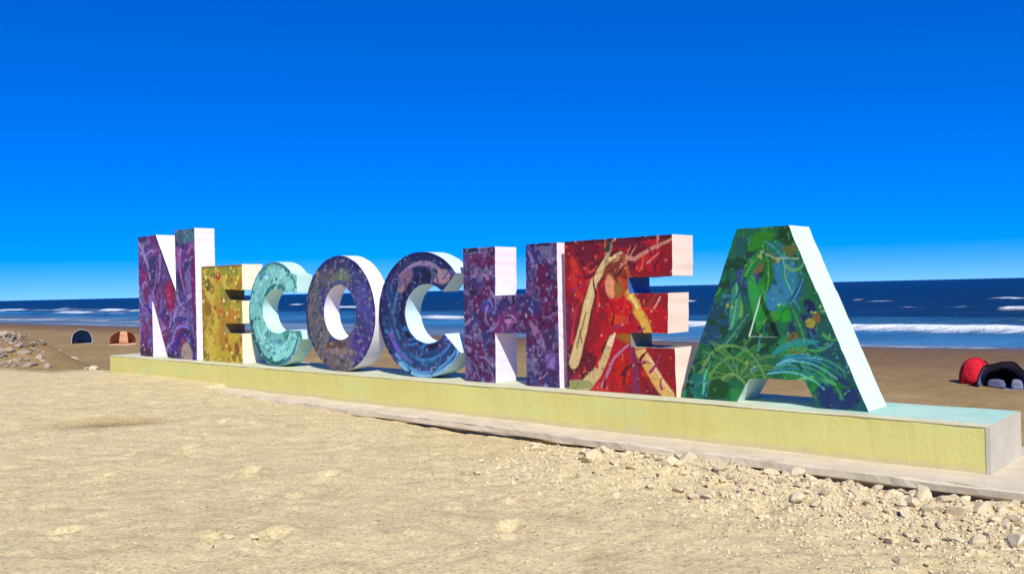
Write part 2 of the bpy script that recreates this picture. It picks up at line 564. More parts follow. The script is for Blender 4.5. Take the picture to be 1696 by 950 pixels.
M_yel = mat_yellow()
def mat_top():
    m = NT('plinth_top_paint')
    c = m.coord('Object')
    sep = m.n('ShaderNodeSeparateXYZ'); m.t.links.new(c, sep.inputs[0])
    wob = m.math('MULTIPLY', m.math('SUBTRACT', m.noise(c, 2.2, 6, 0.7), 0.5), 0.9)
    mu = m.ramp(m.math('DIVIDE', m.math('ADD', sep.outputs[0], m.math('MULTIPLY', wob, 3.0)), 20.0), [(0.70, 0.0), (0.78, 1.0)])
    mv = m.ramp(m.math('ADD', sep.outputs[1], m.math('MULTIPLY', wob, 0.25)), [(0.06, 0.0), (0.16, 1.0)])
    k = m.math('MULTIPLY', mv, m.math('ADD', m.math('MULTIPLY', mu, 0.75), 0.2))
    pale = m.mix(m.ramp(m.noise(c, 4.0, 6), [(0.35, 0.0), (0.65, 1.0)]), (0.52, 0.49, 0.28), (0.58, 0.56, 0.38))
    tq = m.mix(m.ramp(m.noise(c, 1.6, 6), [(0.35, 0.0), (0.65, 1.0)]), (0.26, 0.50, 0.41), (0.42, 0.60, 0.48))
    col = m.mix(k, pale, tq)
    snd = m.ramp(m.noise(c, 5.0, 7, 0.7), [(0.57, 0.0), (0.68, 1.0)])
    col = m.mix(m.math('MULTIPLY', snd, 0.55), col, (0.56, 0.46, 0.30))
    return m.out(col, 0.75, m.bump(m.noise(c, 30.0, 6, 0.7), 0.35, 0.01), 0.25)


M_turq = mat_top()
M_end = mat_plaster('white_end_render', (0.43, 0.40, 0.31), (0.50, 0.47, 0.37), 3.0, 0.75, 0.4, 0.3, (0.45, 0.40, 0.30))
pl = empty('sign_plinth', W(0, 0, 0), RZ)
tag(pl, 'long low yellow painted plinth carrying the painted letters', 'plinth')
link('front_block', extrude_u(0.0, 16.77, 0.07, rrect(0.0, 1.0, -0.02, 0.386, 0.012), 0.0045, 7), M_yel, pl)
link('top_coat', extrude_u(0.0, 16.78, 0.09, rrect(-0.006, 1.006, 0.3815, 0.402, 0.006), 0.003, 9), M_turq, pl)
link('end_face', extrude_u(16.766, 16.80, 0.017, rrect(-0.004, 1.004, -0.02, 0.398, 0.010), 0.003, 10), M_end, pl)
PZ = 0.404        # letters stand here
SET = 0.24        # set back from the plinth front


# ------------------------------------------------------------------ letters
def ell(cx, cz, a, b, t0, t1, n):
    return [(cx + a * math.cos(R(t)), cz + b * math.sin(R(t))) for t in np.linspace(t0, t1, n)]


def inside(px, pz, polys):
    c = np.zeros(px.shape, bool)
    for poly in polys:
        n = len(poly)
        for i in range(n):
            x1, z1 = poly[i]; x2, z2 = poly[(i + 1) % n]
            if z1 == z2: continue
            k = ((z1 > pz) != (z2 > pz)) & (px < (x2 - x1) * (pz - z1) / (z2 - z1) + x1)
            c ^= k
    return c


def clip_poly(poly, x0, x1, z0, z1):
    def cut(pts, ax, val, keep_less):
        o = []
        n = len(pts)
        for i in range(n):
            a = pts[i]; b = pts[(i + 1) % n]
            ia = (a[ax] <= val) if keep_less else (a[ax] >= val)
            ib = (b[ax] <= val) if keep_less else (b[ax] >= val)
            if ia: o.append(a)
            if ia != ib:
                t = (val - a[ax]) / (b[ax] - a[ax])
                o.append((a[0] + t * (b[0] - a[0]), a[1] + t * (b[1] - a[1])))
        return o
    for ax, val, kl in ((0, x0, False), (0, x1, True), (1, z0, False), (1, z1, True)):
        poly = cut(poly, ax, val, kl)
        if len(poly) < 3: return []
    return poly


def fill_grid(polys, keyhole, g):
    """Front face of a letter as a fine grid clipped by its outline."""
    allp = np.array([p for q in polys for p in q])
    x0, z0 = allp.min(0) - 1e-4; x1, z1 = allp.max(0) + 1e-4
    nx = int(math.ceil((x1 - x0) / g)); nz = int(math.ceil((z1 - z0) / g))
    bnd = np.zeros((nx, nz), bool)
    for q in polys:
        for i in range(len(q)):
            a = np.array(q[i]); b = np.array(q[(i + 1) % len(q)])
            k = max(2, int(np.linalg.norm(b - a) / (g * 0.12)))
            t = np.linspace(0, 1, k)[:, None]
            pts = a + (b - a) * t
            for dx in (-1e-5, 1e-5):
                for dz in (-1e-5, 1e-5):
                    ii = np.clip(((pts[:, 0] + dx - x0) / g).astype(int), 0, nx - 1)
                    jj = np.clip(((pts[:, 1] + dz - z0) / g).astype(int), 0, nz - 1)
                    bnd[ii, jj] = True
    cx = x0 + (np.arange(nx) + 0.5) * g; cz = z0 + (np.arange(nz) + 0.5) * g
    CX, CZ = np.meshgrid(cx, cz, indexing='ij')
    ins = inside(CX, CZ, polys) & ~bnd
    verts = []; vid = {}; faces = []

    def vtx(x, z):
        k = (round(x, 5), round(z, 5))
        if k not in vid:
            vid[k] = len(verts); verts.append((x, z))
        return vid[k]
    for i, j in zip(*np.nonzero(ins)):
        a, b = x0 + i * g, z0 + j * g
        faces.append((vtx(a, b), vtx(a + g, b), vtx(a + g, b + g), vtx(a, b + g)))
    for i, j in zip(*np.nonzero(bnd)):
        a, b = x0 + i * g, z0 + j * g
        p = clip_poly(keyhole, a, a + g, b, b + g)
        ids = []
        for q in p:
            k = vtx(*q)
            if not ids or ids[-1] != k: ids.append(k)
        if len(ids) > 1 and ids[0] == ids[-1]: ids.pop()
        if len(ids) >= 3 and len(set(ids)) == len(ids):
            faces.append(tuple(ids))
        elif len(ids) >= 3:
            # corner cells: fall back to a fan of unique points
            un = list(dict.fromkeys(ids))
            if len(un) >= 3: faces.append(tuple(un))
    return np.array(verts), faces


class Paint:
    """Flat colour print evaluated at the points of a letter's front."""

    def __init__(self, pts, seed):
        self.x = pts[:, 0]; self.z = pts[:, 1]
        self.c = np.zeros((len(pts), 3)); self.seed = seed
        # hand wobble
        self.wx = self.x + 0.035 * (fbm(self.x * 5, self.z * 5, seed, 3) - 0.5)
        self.wz = self.z + 0.035 * (fbm(self.x * 5, self.z * 5, seed + 5, 3) - 0.5)
        self.r = random.Random(seed)
        self.gain = 0.82

    def put(self, m, col, a=1.0):
        m = np.clip(m * a, 0, 1)[:, None]
        self.c = self.c * (1 - m) + np.array(s2l(np.array(col) / 255.0)) * m

    def fill(self, col): self.put(np.ones(len(self.x)), col)

    def cloud(self, col, sc, th, soft=0.06, seed=0, a=1.0, oct=3, st=(1, 1)):
        f = fbm(self.x * sc * st[0], self.z * sc * st[1], self.seed + 100 + seed, oct)
        self.put(sst(th, th + soft, f), col, a)

    def blob(self, x, z, rx, rz, col, rot=0, soft=0.15, a=1.0):
        c, s_ = math.cos(R(rot)), math.sin(R(rot))
        dx = self.wx - x; dz = self.wz - z
        p = (dx * c + dz * s_) / rx; q = (-dx * s_ + dz * c) / rz
        d = np.sqrt(p * p + q * q)
        self.put(sst(1 + soft, 1 - soft, d), col, a)

    def ring(self, x, z, rx, rz, w, col, rot=0, a=1.0):
        c, s_ = math.cos(R(rot)), math.sin(R(rot))
        dx = self.wx - x; dz = self.wz - z
        p = (dx * c + dz * s_) / rx; q = (-dx * s_ + dz * c) / rz
        d = np.abs(np.sqrt(p * p + q * q) - 1) * min(rx, rz)
        self.put(sst(w, w * 0.5, d), col, a)

    def line(self, pts, w, col, w1=None, a=1.0):
        w1 = w if w1 is None else w1
        best = np.full(len(self.x), 9.0); n = len(pts) - 1
        for i in range(n):
            a0 = np.array(pts[i]); b0 = np.array(pts[i + 1]); d = b0 - a0
            t = np.clip(((self.wx - a0[0]) * d[0] + (self.wz - a0[1]) * d[1]) / (d @ d + 1e-9), 0, 1)
            ww = w + (w1 - w) * (i + t) / n
            dd = np.hypot(self.wx - a0[0] - t * d[0], self.wz - a0[1] - t * d[1]) / ww
            best = np.minimum(best, dd)
        self.put(sst(1.15, 0.8, best), col, a)

    def curve(self, x, z, ang, length, bend, w, col, w1=None, a=1.0, n=7):
        p = [(x, z)]
        for k in range(n):
            x += math.cos(R(ang)) * length / n; z += math.sin(R(ang)) * length / n
            ang += bend / n; p.append((x, z))
        self.line(p, w, col, w1, a)

    def leaf(self, x, z, ang, length, w, col, rib=None, bend=0):
        p = [(x, z)]; a0 = ang
        n = 8
        for k in range(n):
            x += math.cos(R(a0)) * length / n; z += math.sin(R(a0)) * length / n
            a0 += bend / n; p.append((x, z))
        best = np.full(len(self.x), 9.0)
        for i in range(n):
            A = np.array(p[i]); B = np.array(p[i + 1]); d = B - A
            t = np.clip(((self.wx - A[0]) * d[0] + (self.wz - A[1]) * d[1]) / (d @ d), 0, 1)
            s_ = (i + t) / n
            ww = w * np.sqrt(np.maximum(np.sin(math.pi * np.clip(s_, 0.02, 0.98)), 0)) + 1e-3
            best = np.minimum(best, np.hypot(self.wx - A[0] - t * d[0], self.wz - A[1] - t * d[1]) / ww)
        self.put(sst(1.1, 0.85, best), col)
        if rib: self.line(p, 0.008, rib, 0.004, 0.8)

    def dots(self, n, box, r0, r1, cols, a=1.0, squash=0.4):
        for k in range(n):
            x = self.r.uniform(box[0], box[1]); z = self.r.uniform(box[2], box[3])
            r = self.r.uniform(r0, r1)
            self.blob(x, z, r, r * self.r.uniform(1 - squash, 1), self.r.choice(cols), self.r.uniform(0, 180), 0.2, a)

    def swirls(self, n, box, l0, l1, w0, w1, cols, a=1.0, ang=None, spread=180, bend=160):
        for k in range(n):
            x = self.r.uniform(box[0], box[1]); z = self.r.uniform(box[2], box[3])
            an = self.r.uniform(0, 360) if ang is None else ang + self.r.uniform(-spread, spread)
            w = self.r.uniform(w0, w1)
            self.curve(x, z, an, self.r.uniform(l0, l1), self.r.uniform(-bend, bend), w, self.r.choice(cols), w * 0.35, a)

    def speck(self, freq, th, col, seed, a=0.9, st=(1, 1)):
        f = 0.7 * vnoise(self.x * freq * st[0], self.z * freq * st[1], self.seed + 500 + seed) + 0.3 * vnoise(self.x * freq * 2.3, self.z * freq * 2.3, self.seed + 600 + seed)
        self.put(sst(th, th + 0.05, f), col, a)

    def linear(self):
        f = 0.92 + 0.16 * fbm(self.x * 22, self.z * 22, self.seed + 300, 2)
        return np.clip(self.c * f[:, None] * self.gain, 0, 1)


def paint_N(p):
    p.gain = 0.74
    x0, x1, h = 0.9, 3.28, 2.47
    p.fill((88, 58, 120))
    p.cloud((112, 96, 160), 2.4, 0.52, 0.1, 1)
    p.cloud((112, 32, 96), 1.9, 0.56, 0.08, 2)
    p.cloud((50, 44, 96), 2.6, 0.58, 0.06, 3)
    p.swirls(34, (x0, x1, 1.0, h), 0.25, 0.6, 0.03, 0.06, [(58, 34, 84), (150, 130, 190), (110, 40, 110), (70, 70, 140), (160, 90, 150)])
    p.swirls(34, (x0, x1, 0.0, 1.2), 0.25, 0.6, 0.03, 0.06, [(45, 35, 130), (140, 120, 200), (80, 60, 170), (60, 30, 80), (120, 60, 130)])
    p.line([(1.72, 2.42), (2.50, 1.30)], 0.055, (48, 12, 62), 0.045)
    p.blob(0.98, 2.40, 0.35, 0.13, (60, 44, 92), 0)
    p.curve(0.95, 2.3, -40, 0.9, -40, 0.05, (150, 140, 190), 0.03)
    p.curve(0.98, 1.9, -30, 0.7, 30, 0.04, (70, 60, 130), 0.02)
    p.blob(2.25, 1.20, 0.20, 0.34, (140, 8, 62), 15)
    p.blob(2.22, 1.22, 0.10, 0.2, (176, 18, 70), 15)
    p.line([(3.18, 2.0), (3.2, 0.95)], 0.10, (104, 16, 96), 0.06)
    p.blob(2.95, 2.38, 0.42, 0.16, (66, 118, 128), 0)
    p.blob(2.72, 2.32, 0.13, 0.16, (60, 90, 110), 0)
    p.curve(2.6, 2.1, -80, 0.9, 20, 0.05, (160, 84, 150), 0.03)
    p.curve(2.45, 0.15, 75, 1.0, -150, 0.07, (58, 36, 170), 0.05)
    p.curve(2.3, 0.3, 70, 0.9, -120, 0.035, (126, 120, 214), 0.02)
    p.ring(2.85, 0.12, 0.34, 0.42, 0.05, (48, 20, 80))
    p.blob(2.88, 0.06, 0.22, 0.26, (168, 150, 130), 0)
    p.blob(1.15, 0.07, 0.4, 0.10, (62, 16, 52), 0)
    p.blob(2.3, 0.05, 0.22, 0.08, (44, 24, 70))
    p.dots(60, (x0, x1, 0, h), 0.012, 0.03, [(205, 190, 225), (40, 20, 60), (170, 120, 180)], 0.8)
    p.speck(17, 0.73, (178, 160, 208), 1, 0.6); p.speck(15, 0.76, (44, 22, 70), 2, 0.6); p.speck(19, 0.78, (190, 70, 130), 3, 0.6); p.speck(13, 0.80, (80, 84, 170), 4, 0.6)


def paint_E(p):
    x0, x1 = 3.5, 4.95
    p.fill((190, 160, 34))
    p.cloud((204, 180, 60), 3.0, 0.5, 0.12, 1)
    p.cloud((178, 128, 30), 2.6, 0.58, 0.08, 2)
    p.cloud((152, 150, 30), 2.8, 0.6, 0.08, 3)
    p.line([(3.53, 1.72), (4.9, 1.72)], 0.03, (128, 112, 40))
    p.line([(3.52, 1.7), (3.52, 0.0)], 0.035, (150, 120, 50))
    rr = p.r
    for k in range(64):
        x = rr.uniform(x0, x1); z = rr.uniform(0, 1.74); r = rr.uniform(0.03, 0.075)
        c = rr.choice([(122, 98, 8), (150, 100, 10), (178, 96, 20), (112, 110, 12), (138, 84, 16)])
        p.blob(x, z, r, r * rr.uniform(0.7, 1.2), c, rr.uniform(0, 180), 0.2, 0.9)
        if k % 2: p.blob(x, z, r * 0.45, r * 0.45, (206, 176, 60), 0, 0.25, 0.8)
    p.blob(4.12, 1.55, 0.09, 0.07, (176, 60, 24)); p.blob(3.75, 1.40, 0.10, 0.12, (116, 98, 8))
    p.blob(4.12, 0.92, 0.09, 0.08, (196, 116, 30)); p.blob(4.55, 0.85, 0.20, 0.12, (190, 130, 24))
    p.blob(4.7, 0.25, 0.10, 0.12, (140, 86, 12)); p.blob(3.72, 0.95, 0.14, 0.14, (150, 106, 6))
    p.dots(26, (x0, x1, 0, 1.74), 0.018, 0.035, [(240, 240, 120), (250, 236, 160)])
    p.speck(20, 0.78, (112, 92, 12), 1, 0.6); p.speck(19, 0.80, (228, 206, 96), 2, 0.6); p.speck(16, 0.82, (196, 110, 30), 3, 0.6)


def paint_C(p):
    p.fill((116, 196, 182))
    p.cloud((140, 220, 204), 3.2, 0.5, 0.12, 1)
    p.cloud((92, 156, 178), 2.6, 0.60, 0.08, 2)
    p.cloud((70, 150, 140), 3.4, 0.6, 0.06, 3)
    p.ring(5.92, 0.87, 0.77, 0.86, 0.035, (66, 120, 140))
    p.line(ell(5.92, 0.87, 0.72, 0.82, 190, 290, 12), 0.05, (26, 88, 78), 0.03)
    p.line(ell(6.0, 0.92, 0.45, 0.42, 60, 140, 8), 0.05, (30, 118, 96), 0.03)
    p.line(ell(5.92, 0.87, 0.55, 0.62, 200, 330, 12), 0.03, (150, 226, 214), 0.02)
    p.line(ell(5.92, 0.87, 0.6, 0.68, 50, 170, 12), 0.025, (140, 200, 206), 0.02)
    p.swirls(30, (5.15, 6.8, 0, 1.74), 0.12, 0.3, 0.012, 0.025, [(46, 112, 130), (170, 232, 222), (60, 130, 150), (120, 210, 200)])
    p.dots(95, (5.15, 6.8, 0, 1.74), 0.016, 0.042, [(34, 96, 104), (52, 120, 128), (40, 84, 120), (168, 226, 226), (80, 150, 190)])
    p.speck(19, 0.73, (44, 108, 118), 1, 0.6); p.speck(17, 0.74, (160, 226, 218), 2, 0.6); p.speck(21, 0.80, (66, 110, 160), 3, 0.6)


def paint_O(p):
    p.gain = 0.74
    p.fill((92, 92, 104))
    p.cloud((112, 108, 100), 3.0, 0.5, 0.08, 1)
    right = sst(7.75, 8.25, p.x + 0.12 * (fbm(p.x * 5, p.z * 5, 3, 2) - 0.5))
    p.put(right, (66, 62, 150), 0.9)
    p.put(right * sst(0.9, 0.4, p.z), (72, 40, 136), 0.8)
    p.cloud((58, 60, 120), 2.8, 0.58, 0.06, 2)
    top = sst(1.42, 1.62, p.z + 0.1 * (fbm(p.x * 6, p.z * 6, 4, 2) - 0.5))
    p.put(top, (40, 40, 104), 0.9)
    p.ring(7.73, 0.88, 0.87, 0.86, 0.05, (36, 34, 100))
    low = sst(0.45, 0.2, p.z) * sst(8.2, 7.9, p.x)
    p.put(low, (112, 96, 96), 0.8)
    p.blob(7.62, 0.40, 0.28, 0.06, (110, 66, 46), 5); p.blob(7.75, 0.30, 0.4, 0.05, (136, 116, 110))
    p.blob(7.85, 1.45, 0.18, 0.12, (98, 116, 92)); p.line(ell(7.74, 0.89, 0.46, 0.48, 40, 150, 10), 0.03, (72, 84, 136))
    p.dots(150, (6.85, 8.0, 0.05, 1.6), 0.015, 0.04, [(128, 122, 108), (62, 62, 70), (100, 104, 90), (74, 78, 118), (140, 130, 130), (56, 72, 80)])
    p.dots(70, (7.9, 8.65, 0.05, 1.6), 0.015, 0.045, [(88, 90, 180), (44, 40, 110), (110, 96, 180), (56, 70, 130)])
    p.speck(19, 0.70, (150, 142, 132), 1, 0.6); p.speck(18, 0.71, (46, 46, 66), 2, 0.6); p.speck(22, 0.78, (176, 172, 182), 3, 0.6); p.speck(15, 0.78, (84, 100, 96), 4, 0.6)


def paint_C2(p):
    p.gain = 0.74
    p.fill((26, 42, 92))
    p.cloud((30, 66, 116), 2.6, 0.52, 0.08, 1)
    p.cloud((58, 52, 104), 2.8, 0.60, 0.06, 2)
    p.put(sst(0.65, 0.25, p.z), (24, 70, 126), 0.75)
    p.ring(9.63, 0.88, 0.91, 0.86, 0.055, (22, 22, 74))
    p.line(ell(9.7, 0.90, 0.50, 0.48, 70, 300, 16), 0.04, (20, 18, 62), 0.04)
    p.line(ell(9.63, 0.88, 0.70, 0.70, 60, 130, 10), 0.045, (150, 128, 170), 0.02)
    p.line(ell(9.63, 0.88, 0.60, 0.58, 130, 235, 12), 0.03, (62, 110, 160), 0.02)
    p.line(ell(9.63, 0.85, 0.87, 0.83, 235, 322, 12), 0.03, (130, 190, 226), 0.022)
    p.blob(9.30, 1.38, 0.18, 0.10, (128, 98, 118), 35); p.blob(9.2, 1.24, 0.07, 0.05, (168, 124, 120))
    p.blob(10.0, 1.40, 0.24, 0.10, (176, 136, 142), -8); p.blob(9.78, 1.42, 0.14, 0.11, (26, 26, 60))
    p.blob(9.90, 1.46, 0.08, 0.06, (52, 92, 90)); p.blob(9.92, 1.46, 0.03, 0.03, (10, 14, 30))
    p.line(ell(9.63, 0.85, 0.72, 0.70, 200, 250, 8), 0.05, (112, 88, 190), 0.03)
    p.line(ell(9.63, 0.85, 0.80, 0.78, 225, 330, 12), 0.028, (92, 150, 206), 0.015)
    p.line(ell(9.66, 0.85, 0.66, 0.60, 255, 335, 12), 0.025, (60, 126, 196), 0.015)
    p.line(ell(10.0, 0.45, 0.34, 0.26, 80, -30, 8), 0.035, (120, 190, 232), 0.03)
    p.line(ell(10.0, 0.40, 0.30, 0.20, 60, -60, 8), 0.02, (50, 110, 180), 0.02)
    p.swirls(26, (8.7, 10.4, 0.0, 0.7), 0.2, 0.45, 0.014, 0.03, [(40, 112, 180), (96, 96, 186), (20, 40, 96), (30, 110, 140)], ang=0, spread=40)
    p.swirls(22, (8.7, 10.3, 0.7, 1.74), 0.15, 0.35, 0.014, 0.03, [(90, 88, 150), (26, 26, 80), (110, 86, 140)])
    p.dots(60, (8.7, 10.4, 0, 1.74), 0.012, 0.03, [(120, 110, 160), (24, 24, 70), (80, 120, 180)])
    p.speck(18, 0.76, (108, 104, 164), 1, 0.6); p.speck(17, 0.76, (18, 20, 60), 2, 0.6); p.speck(20, 0.82, (150, 176, 214), 3, 0.6)


def paint_H(p):
    p.gain = 0.62
    x0, x1 = 10.45, 12.1
    p.fill((72, 46, 96))
    p.cloud((92, 62, 126), 3.0, 0.5, 0.08, 1)
    p.cloud((56, 50, 118), 2.8, 0.57, 0.06, 2)
    p.cloud((98, 28, 84), 2.5, 0.6, 0.06, 3)
    p.cloud((112, 106, 150), 4.2, 0.63, 0.05, 4)
    p.line([(10.5, 1.72), (11.05, 1.72)], 0.025, (42, 30, 70)); p.line([(11.6, 1.73), (12.06, 1.73)], 0.025, (42, 30, 70))
    p.blob(10.75, 1.6, 0.16, 0.08, (112, 46, 104)); p.blob(11.85, 1.28, 0.11, 0.24, (96, 24, 76))
    p.blob(10.9, 0.98, 0.12, 0.10, (70, 70, 168)); p.blob(11.2, 0.78, 0.26, 0.12, (122, 44, 116), 20)
    p.blob(11.28, 0.82, 0.09, 0.06, (190, 130, 180)); p.blob(11.95, 0.33, 0.08, 0.10, (150, 106, 196))
    p.blob(11.7, 1.0, 0.1, 0.14, (54, 50, 120)); p.blob(11.75, 0.62, 0.05, 0.22, (156, 110, 160), 35)
    p.blob(10.72, 0.35, 0.16, 0.20, (96, 34, 92))
    p.swirls(60, (x0, x1, 0, 1.74), 0.12, 0.32, 0.012, 0.03, [(138, 120, 180), (44, 26, 62), (120, 54, 120), (70, 80, 160), (100, 96, 140), (164, 130, 170)])
    p.dots(130, (x0, x1, 0, 1.74), 0.013, 0.035, [(150, 136, 188), (40, 24, 56), (118, 44, 108), (84, 96, 150), (66, 56, 140), (176, 150, 190), (86, 90, 96)])
    p.speck(19, 0.70, (140, 124, 172), 1, 0.6); p.speck(17, 0.70, (40, 26, 62), 2, 0.6); p.speck(21, 0.76, (180, 160, 196), 3, 0.6); p.speck(15, 0.77, (120, 40, 100), 4, 0.6); p.speck(16, 0.79, (74, 84, 156), 5, 0.6)


def paint_E2(p):
    x0, x1 = 12.2, 13.7
    p.fill((140, 16, 26))
    p.cloud((176, 14, 26), 2.4, 0.5, 0.08, 1)
    p.cloud((104, 14, 34), 2.8, 0.56, 0.06, 2)
    p.cloud((196, 44, 34), 3.4, 0.64, 0.05, 3)
    p.put(sst(12.42, 12.22, p.x) * sst(1.1, 0.9, p.z), (104, 24, 72), 0.8)
    p.line([(12.2, 1.73), (13.7, 1.73)], 0.03, (70, 16, 26))
    # tall pale trunk and its branches
    p.line([(12.28, 0.28), (12.42, 0.62), (12.52, 0.95), (12.62, 1.25), (12.78, 1.48), (12.98, 1.56)], 0.098, (70, 20, 30), 0.055)
    p.line([(12.30, 0.32), (12.43, 0.64), (12.52, 0.97), (12.62, 1.26), (12.80, 1.47), (13.02, 1.55)], 0.074, (216, 188, 126), 0.04)
    p.line([(12.36, 0.5), (12.5, 0.9)], 0.018, (160, 130, 80), 0.012); p.line([(12.52, 1.0), (12.64, 1.32)], 0.015, (230, 206, 160), 0.01)
    p.line([(12.98, 1.55), (13.2, 1.50), (13.45, 1.62), (13.68, 1.70)], 0.030, (190, 130, 110), 0.014)
    p.line([(12.80, 1.50), (12.88, 1.66), (12.95, 1.74)], 0.028, (186, 150, 120), 0.016)
    p.line([(13.05, 1.54), (13.12, 1.30), (13.05, 1.15)], 0.032, (150, 84, 40), 0.014)
    p.blob(12.92, 1.38, 0.16, 0.10, (128, 60, 20), 10); p.blob(12.86, 1.20, 0.07, 0.14, (226, 146, 104), 10)
    p.blob(12.97, 1.18, 0.06, 0.12, (150, 100, 30)); p.blob(13.05, 1.68, 0.16, 0.05, (96, 20, 40))
    p.blob(12.82, 1.66, 0.06, 0.07, (52, 60, 52))
    p.line([(12.42, 0.02), (12.62, 0.22), (12.74, 0.42), (12.86, 0.62)], 0.085, (80, 30, 30), 0.04)
    p.line([(12.44, 0.02), (12.64, 0.20), (12.78, 0.42), (12.86, 0.62)], 0.082, (206, 178, 122), 0.03)
    p.blob(12.36, 0.06, 0.22, 0.06, (150, 150, 90))
    p.line([(12.84, 0.55), (12.9, 0.66)], 0.035, (236, 210, 170), 0.015)
    p.line([(13.12, 1.10), (13.2, 0.96), (13.30, 0.82), (13.36, 0.68)], 0.07, (216, 168, 62), 0.055)
    p.line([(13.14, 1.08), (13.22, 0.96)], 0.02, (240, 220, 130), 0.015)
    p.line([(13.34, 0.95), (13.46, 1.10)], 0.03, (150, 50, 40), 0.02); p.line([(13.40, 0.92), (13.52, 1.08)], 0.014, (220, 150, 130), 0.01)
    p.line([(13.24, 0.50), (13.36, 0.32), (13.48, 0.14), (13.60, 0.0)], 0.07, (216, 172, 88), 0.075)
    p.line([(13.30, 0.48), (13.46, 0.26), (13.62, 0.04)], 0.018, (238, 196, 150), 0.014)
    p.line([(13.16, 0.5), (13.2, 0.0)], 0.035, (116, 40, 76), 0.045)
    p.blob(12.98, 0.95, 0.20, 0.12, (190, 12, 18)); p.blob(12.98, 0.82, 0.14, 0.06, (204, 60, 14))
    p.blob(12.99, 0.25, 0.10, 0.20, (186, 22, 8)); p.blob(13.05, 0.62, 0.12, 0.05, (150, 92, 14))
    p.line([(12.7, 0.05), (12.9, 0.40), (13.1, 0.55)], 0.022, (180, 110, 140), 0.014)
    p.swirls(30, (12.2, 13.7, 1.2, 1.74), 0.12, 0.3, 0.01, 0.022, [(214, 70, 54), (90, 10, 30), (200, 120, 110), (120, 16, 50)], ang=60, spread=50, bend=60)
    p.swirls(30, (12.2, 13.7, 0.0, 1.2), 0.12, 0.3, 0.01, 0.022, [(206, 40, 40), (80, 10, 34), (150, 40, 90), (100, 10, 20)], ang=60, spread=60, bend=60)
    p.dots(40, (12.2, 13.7, 0, 1.74), 0.010, 0.024, [(230, 130, 100), (80, 10, 30), (220, 60, 40)])
    p.speck(22, 0.78, (90, 14, 30), 1, 0.4); p.speck(20, 0.81, (214, 84, 60), 2, 0.4); p.speck(23, 0.83, (226, 190, 140), 3, 0.4)


